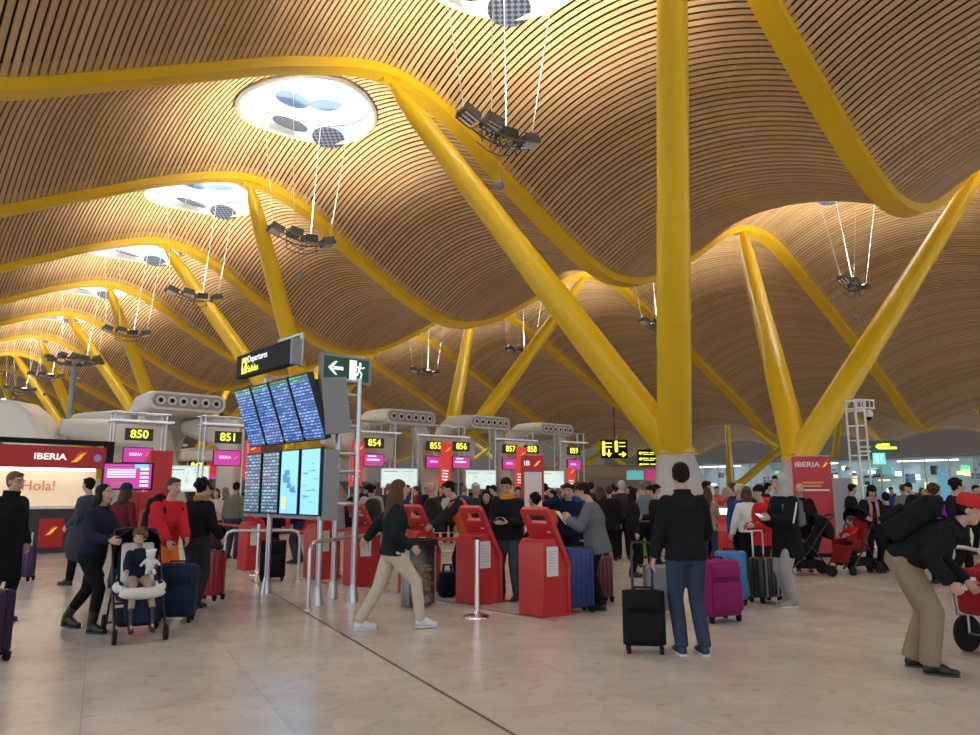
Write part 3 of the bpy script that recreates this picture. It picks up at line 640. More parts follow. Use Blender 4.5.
# desks behind the crowd
def desk(px, Y, w, lb):
    p = PD(px, 490, Y); r = thing('check_in_desk', lb, 'check-in desk', (p.x, p.y, 0), ROW*.75, 'check-in desk rows')
    a = MB(); a.box((0,0,.55), (w,.8,1.1)); a.build('counter', counter_g, r, bevel=.02); a = MB(); a.box((0,-.42,.45), (w*.96,.03,.7)); a.build('red_front', red, r); a = MB(); a.box((0,0,1.12), (w+.08,.9,.05)); a.build('desk_top', steel, r)
    a = MB(); a.box((0,.95,1.0), (w,.12,2.0)); a.build('back_screen', mat('grey_partition', (.20,.20,.20), .6), r)
    for i in range(int(w/1.2)):
        x = -w/2 + .8 + 1.2*i; a = MB(); a.rbox((x,-.05,1.36), (.46,.30,.04), .02, rot=(PI/2,0,0)); a.cyl((x,-.02,1.14), (x,-.02,1.30), .03); a.build('monitor', blackp, r)
for px, Y, w, n_ in ((150,27,2.9,'850'), (268,28,3.6,'851'), (390,33,4.0,'854'), (470,36,4.2,'856'), (545,39,4.0,'858'), (620,42,4.5,'859')): desk(px, Y, w, 'dark check-in desk row with red front below sign %s' % n_)
# far small signs 847
p = PD(209,466,42); r = thing('small_number_sign', 'small yellow desk sign far behind sign 851', 'sign', p, ROW, None); panel('sign_panel', 2.3, .5, .08, ledp, r, (0,0,0)); text('847', .42, led, r, (-.7,-.01,0), FACE, 'number', bold=.015); a = MB(); a.box((.75,.0,0), (.5,.3,.004)); a.build('number', led, r, loc=(0,-.01,0), rot=FACE); panel('red_panel', .55, .7, .05, redlit, r, (.15,-.03,-.15))
panel('pink_panel', 2.4, .35, .05, magenta, r, (.0,0,-.55)); a = MB(); a.box((0,.1,.55), (3.0,.2,.5)); a.build('roof_box', wht_p, r, bevel=.1); a = MB(); a.box((0,.3,-p.z/2-.3), (2.6,.3,p.z-.6)); a.build('support_wall', counter_g, r)
p = PD(194,454,44); r = thing('far_air_duct', 'small distant grey air duct head with nozzles and louvres behind sign 851', 'air duct', (p.x,p.y,0), ROW); z = p.z
a = MB(); sweep(a, [((.9,0,z),0,2.6,.75,.35), ((.9,2.2,z),0,2.6,.75,.35)]); a.build('duct_head', grey_fair, r, smooth=50)
for i in range(4): a = MB(); a.ball((.05+.55*i,-.02,z), (.13,.05,.13)); a.build('nozzle_bore', blackp, r)
for i in range(5): a = MB(); a.box((-1.4,.4,z+.5-.42*i), (2.0,.8,.14)); a.build('louvre_blade', grey_fair, r)
a = MB(); a.box((-.6,1.2,z/2-.5), (2.6,.6,z-.6)); a.build('duct_pillar', grey_fair, r, bevel=.1)
# --- airline booth at left
zt = 2.86; pr = G(104,551); pl = G(104,551) + Vector((-CU,-SU,0))*0
bt = thing('airline_booth', 'black framed booth with red IBERIA header and lit Hola panel', 'booth', pr, math.radians(46)); L = 5.2
panel('header', L-.15, .55, .2, red, bt, (-L/2-.02,.0,zt-.45)); a = MB(); a.box((-L/2,.10,zt-.06), (L,.3,.12)); a.box((-.06,.10,zt/2), (.16,.34,zt)); a.box((-L+.06,.10,zt/2), (.12,.3,zt)); a.build('black_frame', blackp, bt, bevel=.01)
cream = mat('lit_cream_panel', (.6,.5,.38), .5, emit=(.95,.75,.50), es=.26)
panel('lit_back_panel', L-.35, .98, .05, cream, bt, (-L/2-.05,.42,1.63)); a = MB(); a.box((-L/2-.1,.16,2.10), (L-.5,.10,.06)); a.build('strip_lamp', mat('warm_tube', (1,1,1), .3, emit=(1,.93,.78), es=3), bt)
a = MB(); a.box((-L/2,.30,1.14), (L-.1,.5,.07)); a.build('shelf', wht_p, bt); a = MB(); a.box((-L/2,.35,.56), (L-.1,.35,1.10)); a.build('counter', counter_g, bt)
for x in (-1.05, -1.95, -2.85, -3.75): panel('red_counter_panel', .56, .72, .04, red, bt, (x-.2,.15,.50)); emblem(bt, (x-.2,.145,.55), FACE, .28)
text('IBERIA', .22, wht_t, bt, (-1.48,-.006,zt-.45), FACE, xs=1.2, bold=.004); emblem(bt, (-.82,-.006,zt-.45), FACE, .36); a = MB(); a.ball((0,0,0), (.10,.10,.01)); a.build('round_logo', mat('alliance_blue', (.15,.13,.35), .5, emit=(.2,.18,.5), es=.3), bt, loc=(-.36,-.01,zt-.45), rot=FACE)
text('¡Hola!', .36, mat('orange_print', (.7,.25,.12), .6), bt, (-1.62,.39,1.68), FACE)
for x in (-1.75, -.35): a = MB(); a.cyl((x,-.2,0), (x,-.2,.55), .025); a.build('queue_peg', steel, bt)
# --- red totem and screen near 850
p = G(150,567); tt_ = thing('red_totem', 'tall red airline totem with angled side near sign 850', 'totem', p, math.radians(40)); 
a = MB(); a.prism([(-.25,0),(.25,0),(.25,2.15),(-.25,2.38)], .46, Matrix.Identity(4)); a.build('totem_body', red, tt_, bevel=.015); a = MB(); a.prism([(-.16,.1),(.18,.1),(.18,2.0),(-.16,2.2)], .47); a.build('glossy_side', mat('gloss_red', (.42,.08,.07), .12), tt_); emblem(tt_, (.245,0,1.9), (PI/2,0,PI/2), .22)
p = G(119,583); q = thing('magenta_monitor', 'magenta information monitor on a red stand behind the stroller woman', 'monitor', p, math.radians(12)); zc = 1.5 + 16.5*p.y/F
panel('monitor_case', .80, .47, .07, blackp, q, (0,0,zc), bevel=.01); panel('monitor_face', .76, .42, .01, magenta, q, (0,-.006,zc)); a = MB()
for z_ in (.11,.07,.03,-.01): a.box((-.10,z_,0), (.46,.022,.003))
for z_ in (.12,.05,-.02,-.09,-.16): a.box((.27,z_,0), (.14,.035,.003))
a.build('text_line', wht_t, q, loc=(0,-.014,zc), rot=FACE, smooth=None); a = MB(); a.box((-.12,-.12,0), (.3,.05,.003)); a.build('orange_text_line', gold, q, loc=(0,-.014,zc), rot=FACE)
a = MB(); a.box((.22,.17,0), (.22,.06,.003)); a.build('blue_header', mat('cyan_label', (.1,.4,.7), .4, emit=(.1,.5,.9), es=.8), q, loc=(0,-.014,zc), rot=FACE)
panel('red_plate', .46, .30, .04, red, q, (.15,.02,zc-.42)); a = MB(); a.box((.15,.05,(zc-.3)/2), (.12,.08,zc-.3)); a.build('stand', redd, q); a = MB(); a.box((.15,.05,.02), (.5,.4,.04)); a.build('stand_foot', redd, q)
# --- IB totem with map, mid
p = PD(532.5, 490, 14.5); q = thing('red_map_totem', 'red totem lettered IB with white map panel behind the kiosks', 'totem', (p.x,p.y,0), math.radians(8)); zt = 1.5 + 37*14.5/F
a = MB(); a.rbox((0,0,zt/2), (.44,.14,zt), .02); a.build('totem_body', red, q); panel('map_panel', .34, 1.35, .01, paper, q, (0,-.072,zt-1.0)); text('IB', .13, wht_t, q, (-.12,-.074,zt-.16), FACE, xs=1.2); emblem(q, (.08,-.074,zt-.16), FACE, .15)
# --- roll-up banner
p = G(818,557); q = thing('roll_up_banner', 'tall red IBERIA banner standing beside the right yellow column', 'banner', p, math.radians(-4)); zt = 2.37; w = .92
panel('banner_sheet', w, zt-.05, .02, mat('banner_red', (.52,.045,.06), .55), q, (0,0,zt/2+.03)); a = MB(); a.rbox((0,0,.045), (w+.06,.22,.09), .03); a.build('banner_base', blackp, q); a = MB(); a.cyl((-w/2,0,zt+.02), (w/2,0,zt+.02), .012); a.build('top_rail', steel, q)
text('IBERIA', .17, wht_p, q, (-.10,-.012,zt-.19), FACE, xs=1.25, bold=.004); emblem(q, (.32,-.012,zt-.19), FACE, .17); a = MB(); a.box((0,.0,0), (.50,.04,.003)); a.box((-.03,-.08,0), (.44,.04,.003)); a.build('gold_text_line', gold, q, loc=(0,-.012,zt-.62), rot=FACE); a = MB(); a.box((.08,0,0), (.6,.04,.003)); a.build('white_text_line', wht_p, q, loc=(0,-.012,zt-.80), rot=FACE)
# --- lattice mast with camera and signs
p = PD(862, 490, 20); q = thing('lattice_mast', 'white lattice mast with dome camera behind the strollers', 'mast', (p.x,p.y,0), math.radians(20)); zt = 1.5 + 92*20/F; a = MB()
for x in (-.16,.16):
    for y in (-.16,.16): a.cyl((x,y,0), (x,y,zt), .028, seg=8)
for i in range(int(zt/.4)+1): z = .1 + .4*i; a.tube([(-.16,-.16,z),(.16,-.16,z),(.16,.16,z),(-.16,.16,z)], .018, 6, closed=True)
a.build('mast_lattice', wht_p, q, smooth=50); a = MB()
for z in (zt, zt-.22): a.cyl((-.2,-.16,z), (.50,-.16,z), .024); a.cyl((-.2,.16,z), (.50,.16,z), .024)
for i in range(5): a.cyl((-.1+.15*i,-.16,zt-.22), (-.1+.15*i,-.16,zt), .016, seg=6)
a.build('camera_arm', wht_p, q, smooth=50); a = MB(); a.lathe([(.02,0),(.10,-.04),(.11,-.14),(.09,-.2)], 16, Matrix.Translation((.46,0,zt-.24))); cm = a.build('camera_housing', wht_p, q); a = MB(); a.ball((.46,0,zt-.45), .085); a.build('camera_dome', blackp, cm)
a = MB(); a.box((-.4,.25,zt/2-.9), (.7,.03,1.6)); a.build('glass_panel', mat('frosted_panel', (.30,.33,.36), .3), q)
p = PD(885.5,446.5,19.5); q = thing('direction_sign', 'dark green direction sign with yellow lettering on the lattice mast', 'sign', p, math.radians(-8)); panel('sign_panel', .68, .32, .08, mat('sign_teal', (.06,.10,.10), .4), q, (0,0,0)); a = MB(); a.box((0,.045,0), (.2,.07,.003)); a.box((.06,-.04,0), (.42,.06,.003)); a.add([(-.26,0,0),(-.18,.07,0),(-.12,.07,0),(-.12,-.07,0),(-.18,-.07,0)], [(0,1,2,3,4)]); a.build('yellow_marking', led, q, loc=(0,-.01,0), rot=FACE, smooth=None)
a = MB(); a.box((-.48,.1,0), (.36,.04,.04)); a.box((-.48,.1,-.12), (.36,.04,.04)); a.build('sign_bracket', wht_p, q)
p = PD(879.5,458.5,19.4); q = thing('small_exit_sign', 'small lit green exit sign under the yellow lettered sign', 'sign', p, math.radians(-8)); panel('sign_face', .28, .28, .06, mat('lit_green', (.05,.5,.35), .4, emit=(.06,.75,.50), es=1.2), q, (0,0,0)); a = MB(); a.box((-.06,0,0), (.07,.2,.003)); a.ball((.05,.07,0), (.02,.02,.003)); a.tube([(.05,.05,0),(.04,-.02,0),(.08,-.09,0)], .015, 6); a.build('running_figure', wht_t, q, loc=(0,-.008,0), rot=FACE)
# --- hanging direction signs
p = PD(614.5,449,53); q = thing('hanging_direction_sign', 'black hanging sign with two yellow arrows, down and right', 'sign', p, math.radians(6)); panel('sign_panel', 1.02, .70, .10, blackp, q, (0,0,0)); a = MB(); a.cyl((0,-.05,.35), (0,-.05,1.75), .03); a.build('hanger_rod', dsteel, q); q.scale = (1.89,)*3
a = MB(); a.rbox((-.42,.02,0), (.12,.55,.006), .05); a.rbox((.07,.10,0), (.12,.44,.006), .05)
a.box((-.22,-.12,0), (.05,.22,.004)); a.add([(-.33,-.17,0),(-.22,-.31,0),(-.11,-.17,0),(-.15,-.14,0),(-.22,-.23,0),(-.29,-.14,0)], [(0,1,4,5),(1,2,3,4)]); a.box((.28,-.20,0), (.24,.05,.004)); a.add([(.32,-.09,0),(.46,-.20,0),(.32,-.31,0),(.28,-.27,0),(.37,-.20,0),(.28,-.13,0)], [(0,1,4,5),(1,2,3,4)])
for x, y in ((-.22,.22),(-.22,.08),(.30,.24),(.30,.10)): a.box((x,y,0), (.25,.035,.004))
a.build('yellow_marking', led, q, loc=(0,-.01,0), rot=FACE, smooth=None)
p = PD(648,459,52); q = thing('lower_direction_sign', 'black sign with three rows of yellow lettering left of yellow column', 'sign', p, math.radians(6)); panel('sign_panel', .70, .66, .10, blackp, q, (0,0,0)); a = MB()
for y in (.20,0,-.20): a.rbox((-.27,y,0), (.10,.09,.006), .03); a.box((-.10,y+.02,0), (.24,.035,.004)); a.box((.18,y+.02,0), (.22,.03,.004)); a.box((.02,y-.04,0), (.4,.02,.004))
a.build('yellow_marking', led, q, loc=(0,-.01,0), rot=FACE, smooth=None); a = MB(); a.cyl((0,-.05,.33), (0,-.05,1.9), .02); a.build('hanger_rod', dsteel, q); q.scale = (2,)*3
# --- lamp mast behind the booth
p = PD(75, 360, 30); q = thing('lamp_mast', 'grey mast carrying a ring of dark floodlights behind the booth', 'lamp', (p.x,p.y,0), 0); a = MB(); a.cyl((0,0,0), (0,0,p.z), .13, .10); a.build('mast_tube', graym, q); a = MB(); a.tube([(.85*math.cos(t_),.85*math.sin(t_),p.z-.05) for t_ in [2*PI*i/20 for i in range(20)]], .04, 6, closed=True)
for i in range(8): t_ = 2*PI*i/8; a.tube([(0,0,p.z-.25), (.5*math.cos(t_),.5*math.sin(t_),p.z-.2), (.85*math.cos(t_),.85*math.sin(t_),p.z-.05)], .025, 6)
a.build('lamp_ring', dsteel, q)
for i in range(8): t_ = 2*PI*i/8; a = MB(); a.rbox((0,0,0), (.34,.22,.14), .04, rot=(0,0,t_)); a.build('lamp_head', dsteel, q, loc=(.95*math.cos(t_),.95*math.sin(t_),p.z+.02))
# --- far shopfronts: a lit glass pavilion along s = 57
def st_wall(name, s, t0, t1, z0, z1, m, th=.3):
    a = MB(); c = ST(s, (t0+t1)/2, (z0+z1)/2); a.box((0,0,0), (th, t1-t0, z1-z0)); o = struct(a, name, m, smooth=None); o.location = c; o.rotation_euler = (0,0,ROW); return o
st_wall('wall_right', 82, -40, 115, 0, 9, mat('dim_brown_wall', (.10,.075,.06), .8)); st_wall('wall_far_right', 72, 60, 115, 0, 9, mat('grey_brown_wall', (.14,.12,.10), .8))
a = MB(); a.box((0,0,4.5), (95,.3,9)); o = struct(a, 'wall_far', mat('pale_brown_wall', (.22,.19,.16), .8), smooth=None); o.location = ST(37,114,0); o.rotation_euler = (0,0,ROW)
shop = mat('shop_wall', (.5,.55,.58), .6, emit=(.45,.62,.72), es=.07, noise=.5, nscale=.8)  # faint glow in the wall colour stands for the shop lighting
ln = thing('glass_shopfront', 'long brightly lit glass shopfront far behind the queue on the right', 'shopfront', ST(58,20), ROW)
a = MB(); a.box((4,8,2.0), (.3,76,4)); a.build('back_wall', shop, ln); a = MB(); a.box((2,8,4.1), (4.6,76,.25)); a.build('canopy', mat('canopy_grey', (.32,.33,.33), .6), ln)
fr = MB()
for i in range(51): y = -29.5 + 1.5*i; fr.box((0,y,2.0), (.10,.08,4))
for z in (.1,1.1,2.6,3.9): fr.box((0,8,z), (.09,76,.07))
fr.build('mullion', steel, ln, smooth=None); a = MB(); a.box((.04,8,2.0), (.015,76,3.9)); a.build('glass_pane', mat('clear_glass', (.85,.93,.95), .03, trans=1.0), ln)
rr_ = random.Random(11)
shelfc = [mat('shop_goods_teal', (.05,.4,.4), .5, emit=(.12,.45,.5), es=.35), mat('shop_goods_white', (.8,.8,.8), .5, emit=(.85,.95,1), es=1.6), mat('shop_goods_yellow', (.7,.6,.2), .5, emit=(1,.85,.4), es=.8), mat('shop_goods_green', (.1,.5,.2), .5, emit=(.1,.8,.35), es=.8), mat('shop_goods_dark', (.04,.05,.06), .5), mat('shop_goods_blue', (.06,.2,.4), .5)]  # bright goods glow by themselves, shop lighting put into their colour
for i in range(300):
    m_ = shelfc[rr_.choice([0,1,1,2,3,4,4,4,5,5])]; w, h = rr_.uniform(.15,.9), rr_.uniform(.12,.7)
    if m_ == shelfc[1]: w, h = rr_.uniform(.15,.5), rr_.uniform(.1,.4)
    a = MB(); a.box((0,0,0), (rr_.uniform(.1,.5), w, h)); a.build('lit_shelf_display', m_, ln, loc=(rr_.uniform(1.5,3.6), rr_.uniform(-28,44), rr_.uniform(.6,3.6)), smooth=None)
for i in range(9):
    a = MB(); a.box((2.0,-26+8.5*i,3.85), (.25,4,.06)); a.build('ceiling_tube', mat('cool_tube', (1,1,1), .3, emit=(.85,.95,1), es=5), ln)
# blue-lit barrier and blue panel at right
p = PD(945,484,40); q = thing('information_board', 'pale blue upright board in front of the shopfront', 'board', (p.x,p.y,0), ROW); panel('panel_face', 1.5, 1.7, .1, mat('blue_face', (.10,.26,.38), .4, emit=(.12,.32,.48), es=.4), q, (0,0,1.9)); a = MB(); a.box((0,.1,.55), (1.3,.12,1.1)); a.build('panel_stand', graym, q)
q = thing('blue_barrier', 'low blue-lit glass barrier in front of the shops', 'barrier', tuple(ST(47,6)), ROW); a = MB(); a.box((0,0,.55), (.10,14,1.1)); a.build('barrier_glass', mat('blue_glass', (.08,.20,.34), .2, emit=(.07,.2,.36), es=.35), q); a = MB(); a.cyl((0,-7,1.15), (0,7,1.15), .04); a.build('barrier_rail', steel, q)
# brown low canopy wall behind the middle crowd, pink panel
q = thing('curved_canopy', 'long low brown canopy band behind the middle crowd', 'canopy', tuple(PD(612,490,46)), math.radians(5)); q.location.z = 0; a = MB(); a.prism([(0,1.9),(0,2.5),(.6,3.1),(2.2,3.3),(2.2,1.9)], 10.5); a.build('canopy_roof', mat('canopy_brown', (.20,.165,.13), .7), q, bevel=.05); a = MB(); a.box((0,1.2,.95), (10.5,.2,1.9)); a.build('canopy_wall', mat('pale_counter_wall', (.42,.42,.42), .6), q)
p = PD(653,475,40); q = thing('advertising_screen', 'magenta lit screen just left of the big concrete foot', 'screen', (p.x,p.y,0), 0); panel('panel_face', .85, .6, .08, mat('pink_face', (.4,.04,.16), .4, emit=(.4,.03,.16), es=.35), q, (0,0,p.z)); panel('cyan_screen', .9, .5, .08, shelfc[0], q, (-.95,0,p.z)); a = MB(); a.box((0,.1,p.z/2-.15), (.2,.1,p.z-.3)); a.build('panel_post', graym, q)
# ---------------------------------------------------------------- people
skin_l = mat('skin', (.50,.30,.21), .55); skin_d = mat('skin_tan', (.36,.20,.13), .55)
hair_k = mat('black_hair', (.008,.006,.005), .7); hair_b = mat('brown_hair', (.07,.038,.02), .5); hair_f = mat('fair_hair', (.20,.13,.075), .55)
hair_g = mat('grey_hair', (.42,.41,.40), .6); hair_lb = mat('chestnut_hair', (.13,.065,.032), .5)
for q_ in (hair_k, hair_b, hair_lb, hair_f): q_.node_tree.nodes['Principled BSDF'].inputs['Specular IOR Level'].default_value = .18
lipm = mat('lips', (.36,.13,.10), .5); eyew = mat('eye_white', (.7,.68,.65), .3); eyek = mat('eye_iris', (.02,.015,.01), .2)
def cloth(name, col, rough=.9, **k):
    m = mat(name, col, rough, bump=.25, nscale=14, noise=.10, **k); m.node_tree.nodes['Principled BSDF'].inputs['Specular IOR Level'].default_value = .15; return m
def remesh(mb, vox, smooth_it=4):
    me = bpy.data.meshes.new('t'); me.from_pydata(mb.v, [], mb.f)
    bm = bmesh.new(); bm.from_mesh(me); bmesh.ops.recalc_face_normals(bm, faces=bm.faces); bm.to_mesh(me); bm.free()
    o = bpy.data.objects.new('t', me)
    r = o.modifiers.new('r', 'REMESH'); r.mode = 'VOXEL'; r.voxel_size = vox; r.use_smooth_shade = True
    if smooth_it: s_ = o.modifiers.new('s', 'SMOOTH'); s_.factor = .6; s_.iterations = smooth_it
    out = baked(o); bpy.data.meshes.remove(me)
    out.polygons.foreach_set('use_smooth', [True] * len(out.polygons))
    return out
def link(name, me, m, parent):
    me.materials.clear(); me.name = name
    for q in (m if isinstance(m, (list, tuple)) else [m]): me.materials.append(q)
    o = bpy.data.objects.new(name, me); C.objects.link(o); o.parent = parent; return o
def limb(mb, pts, rs, seg=12):                              # tapered capsule chain
    mb.tube(pts, 0, seg, True, rs)
    for p, r in zip(pts, rs): mb.ball(p, r, seg, 8)
def ik(a, c, l1, l2, hint):                                 # middle joint between a and c, bent towards hint
    a, c, hint = Vector(a), Vector(c), Vector(hint); d = c - a; L = d.length
    if L > (l1 + l2) * .995: c = a + d * ((l1 + l2) * .995 / L); d = c - a; L = d.length
    x = (l1*l1 - l2*l2 + L*L) / (2*L); h = math.sqrt(max(0, l1*l1 - x*x)); e = d.normalized()
    n = (hint - e * hint.dot(e)).normalized(); return a + e * x + n * h, c
def ell_loft(mb, secs, M, n=20):                            # secs (y, z, halfwidth, halfdepth) in the torso frame M
    vs = []; fs = []
    for y, z, w, d in secs:
        for k in range(n):
            a = 2*PI*k/n; vs.append(M @ Vector((w*math.copysign(abs(math.cos(a))**.85, math.cos(a)), y + d*math.copysign(abs(math.sin(a))**.85, math.sin(a)), z)))
    for i in range(len(secs)-1):
        for k in range(n): j = (k+1) % n; fs.append((i*n+k, i*n+j, (i+1)*n+j, (i+1)*n+k))
    fs += [tuple(range(n))[::-1], tuple(range((len(secs)-1)*n, len(secs)*n))]
    mb.add(vs, fs)
def person(label, loc, rz, H=1.75, fem=False, lean=4, pelvis=None, feet=None, hands=None, elbow=None, head=(0,0), group=None,
           top=None, trousers=None, shoes=None, hair=None, hairstyle='short', skin=None, hem=0, loose=0.0, leg_loose=0.0, hood=False, hood_mat=None, hat=None, hat_mat=None,
           short_sleeve=False, scarf=None, glasses=False, vest=None, open_front=None, vox=.0085, detail=True, boots=False, sit=False, skirt=0, collar=0.0, beard=False, name='person', stripe=None, gaiter=None, stout=0.0, sole_mat=None, hs=1.0):
    k = H / 1.75; root = thing(name, label, 'person', loc, rz, group)
    top = top or cloth('black_cloth', (.012,.012,.014)); trousers = trousers or cloth('dark_denim', (.02,.03,.055)); shoes = shoes or mat('black_shoe', (.012,.012,.012), .5)
    skin = skin or skin_l; hair = hair or hair_k
    P0 = Vector(pelvis if pelvis else (0, 0, .93*k)); sw = (.165 if fem else .185)*k*(1+stout*.3)
    LM = Matrix.Translation(P0) @ Matrix.Rotation(-math.radians(lean), 4, 'X')   # torso frame: leans forward (+y)
    def T(x, y, z): return LM @ Vector((x*k, y*k, z*k))
    feet = feet or [(-.10,.02,0), (.11,-.02,0)]; hands = hands or [(-.27,.05,.80), (.27,.05,.80)]
    A = {}
    for i, sd in ((0,-1), (1,1)):
        ft = Vector(feet[i]) * 1.0; ank = Vector((ft.x, ft.y - .03*k, ft.z + .09*k)); hip = P0 + Vector((sd*.09*k, 0, -.03*k))
        kh = (0, 1, .15) if not sit else (0, .4, 1)
        kn, ank = ik(hip, ank, .43*k, .41*k, kh)
        sh = T(sd*(.142 if fem else .163)*(1+stout*.2), -.01, .438)
        eh = elbow[i] if elbow else (sd*.45, -.8, -.5)
        el, wr = ik(sh, hands[i], .285*k, .25*k, eh)
        A[i] = (hip, kn, ank, sh, el, wr)
    NK = T(0, .0, .53); HC = NK + (LM.to_3x3() @ Vector((0, .02, .05))) * k
    HM = Matrix.Translation(HC) @ Matrix.Rotation(math.radians(head[1]), 4, 'Z') @ Matrix.Rotation(-math.radians(head[0]), 4, 'X') @ Matrix.Scale(k, 4)
    HM = HM @ Matrix.Translation((0, .012, .115))            # head frame: origin at the head's centre
    def hp(x, y, z): return HM @ Vector((x, y, z))
    R3 = HM.to_3x3().normalized().to_4x4()
    # body: one continuous surface
    b = MB(); w = 1 + stout*.5
    ell_loft(b, [(0,-.12,.10*k,.08*k), (0,-.05,.155*k*w,.105*k), (0,.05,.15*k*w,.10*k), (0,.16,(.118 if fem else .135)*k*w,.085*k*w), (0,.30,(.14 if fem else .155)*k*w,.10*k), (0,.41,.15*k*w,.10*k), (0,.455,.14*k,.082*k), (0,.49,.10*k,.07*k), (0,.53,.058*k,.058*k)],
             Matrix([[LM[r][c] * (1 if c < 2 or c == 3 else k) for c in range(4)] for r in range(4)]))
    b.tube([T(0,-.005,.50), NK, HC + (HM.to_3x3() @ Vector((0,.01,.07)))], 0, 12, True, [.066*k, .056*k, .052*k]) 
    nb_ = len(b.v)
    b.ball(hp(0,-.008,.03), (.076*k,.094*k,.092*k), 16, 12, R3); b.ball(hp(0,.022,-.045), (.058*k,.066*k,.072*k), 14, 10, R3)
    b.ball(hp(0,.052,-.088), (.03*k,.028*k,.024*k), 10, 8, R3)
    limb(b, [hp(0,.083,.018), hp(0,.104,-.018)], [.010*k, .0155*k], 8)
    for sd in (-1,1):
        b.ball(hp(sd*.076,-.005,-.005), (.012*k,.02*k,.032*k), 8, 6, R3); b.ball(hp(sd*.033,.072,.028), (.022*k,.014*k,.008*k), 8, 6, R3)
        b.ball(hp(sd*.040,.06,-.03), (.022*k,.022*k,.024*k), 8, 6, R3)
    b.ball(hp(0,.088,-.052), (.022*k,.012*k,.009*k), 8, 6, R3)
    HS = Matrix.Translation(HC) @ Matrix.Scale(hs, 4) @ Matrix.Translation(-HC)
    if hs != 1: b.v[nb_:] = [tuple(HS @ Vector(v)) for v in b.v[nb_:]]
    for i, sd in ((0,-1), (1,1)):
        hip, kn, ank, sh, el, wr = A[i]
        limb(b, [hip, hip.lerp(kn,.5), kn, kn.lerp(ank,.3), ank], [.085*k, .074*k, .055*k, .056*k, .036*k]); 
        f = Vector(feet[i]); b.tube([ank, (f.x, f.y+.07*k, f.z*.7+.040*k), (f.x, f.y+.13*k, f.z*.45+.033*k)], 0, 10, True, [.034*k,.026*k,.020*k])
        limb(b, [sh, sh.lerp(el,.5), el, el.lerp(wr,.35), wr], [.052*k, .047*k, .037*k, .037*k, .025*k])
        # hand: palm, four unequal curled fingers, a thumb from its side
        d = (wr - el).normalized(); side = Vector((sd,0,0)); inward = (Vector((-sd,0,0)) - d * (-sd*d.x)).normalized() if abs(d.x) < .9 else Vector((0,0,-1))
        acr = d.cross(inward).normalized()
        if acr.y < 0 and abs(d.z) > .6: acr = -acr
        if abs(d.z) <= .6 and acr.z < 0: acr = -acr
        pm = wr + d*.045*k
        Mr = Matrix((acr, d, inward)).transposed().to_4x4()
        b.ball(pm, (.040*k,.055*k,.018*k), 12, 8, Mr)
        for q, ln in ((-1.5,.060), (-.5,.072), (.5,.078), (1.5,.070)):
            p0 = wr + d*.075*k + acr*q*.0205*k; p1 = p0 + (d*.8 + inward*.35)*ln*.5*k + acr*q*.002; p2 = p1 + (d*.35 + inward*.85)*ln*.5*k
            limb(b, [p0 - d*.02*k, p0, p1, p2], [.0095*k, .0095*k, .0088*k, .0075*k], 7)
        th = wr + d*.02*k + acr*.03*k
        limb(b, [th, th + (acr*.7 + d*.6 + inward*.3)*.035*k, th + (acr*.55 + d*1.1 + inward*.7)*.052*k], [.013*k,.011*k,.009*k], 7)
    me = remesh(b, vox*k if detail else .016*k, 3 if detail else 2); body = link('body', me, [skin, lipm, hair if hair != 'bald' else skin], root)
    if detail:
        HI = (HS @ HM).inverted()
        for p in me.polygons:
            q = HI @ p.center
            if q.y > .075 and abs(q.x) < .024 and -.062 < q.z < -.042: p.material_index = 1
            elif q.y > .065 and .016 < abs(q.x) < .05 and .032 < q.z < .042: p.material_index = 2
            elif beard and q.y > .02 and q.z < -.035 and abs(q.x) < .07 and q.z > -.125: p.material_index = 2
        for sd in (-1,1):
            e = MB(); e.ball(hp(sd*.031,.0755,.013), (.0125*k,.0105*k,.0075*k), 10, 8, R3); e.mat = 1; e.ball(hp(sd*.031,.0815,.013), .0062*k, 8, 6); e.v = [tuple(HS @ Vector(v)) for v in e.v]; e.build('eye', [eyew, eyek], root, smooth=60)
    # trousers
    tt = MB(); g = .014*k + leg_loose
    LMk = Matrix([[LM[r][c] * (1 if c < 2 or c == 3 else k) for c in range(4)] for r in range(4)])
    ell_loft(tt, [(0,-.13,.12*k,.09*k), (0,-.05,(.165+g)*k*w,(.115+g)*k), (0,.05,(.155+g)*k*w,(.105+g)*k), (0,.10,.145*k*w,.10*k*w)], LMk)
    for i in (0,1):
        hip, kn, ank = A[i][:3]; en = ank + (kn - ank).normalized()*(.16*k if boots else .0)
        limb(tt, [hip, hip.lerp(kn,.5), kn, kn.lerp(en,.5)], [(.092+g)*k, (.078+g)*k, (.060+g)*k, (.056+g)*k]); 
        tt.tube([kn.lerp(en,.5), en + (en - kn).normalized()*.02*k], 0, 12, True, [(.056+g)*k, (.047+g)*k])
    if skirt: ell_loft(tt, [(0,-skirt,.20*k,.17*k), (0,-.1,.175*k,.13*k), (0,.08,.14*k,.10*k)], LMk)
    tr_o = link('trousers', remesh(tt, .013*k if detail else .019*k, 3), trousers, root)
    # upper garment
    c = MB(); g = .020 + loose
    h0 = -.03 - hem
    secs = [(0, h0, (.165+g+hem*.09)*k*w, (.115+g+hem*.06)*k*w), (0,-.03,(.16+g)*k*w,(.11+g)*k*w)] if hem > .02 else [(0, h0, (.155+g)*k*w, (.105+g)*k*w)]
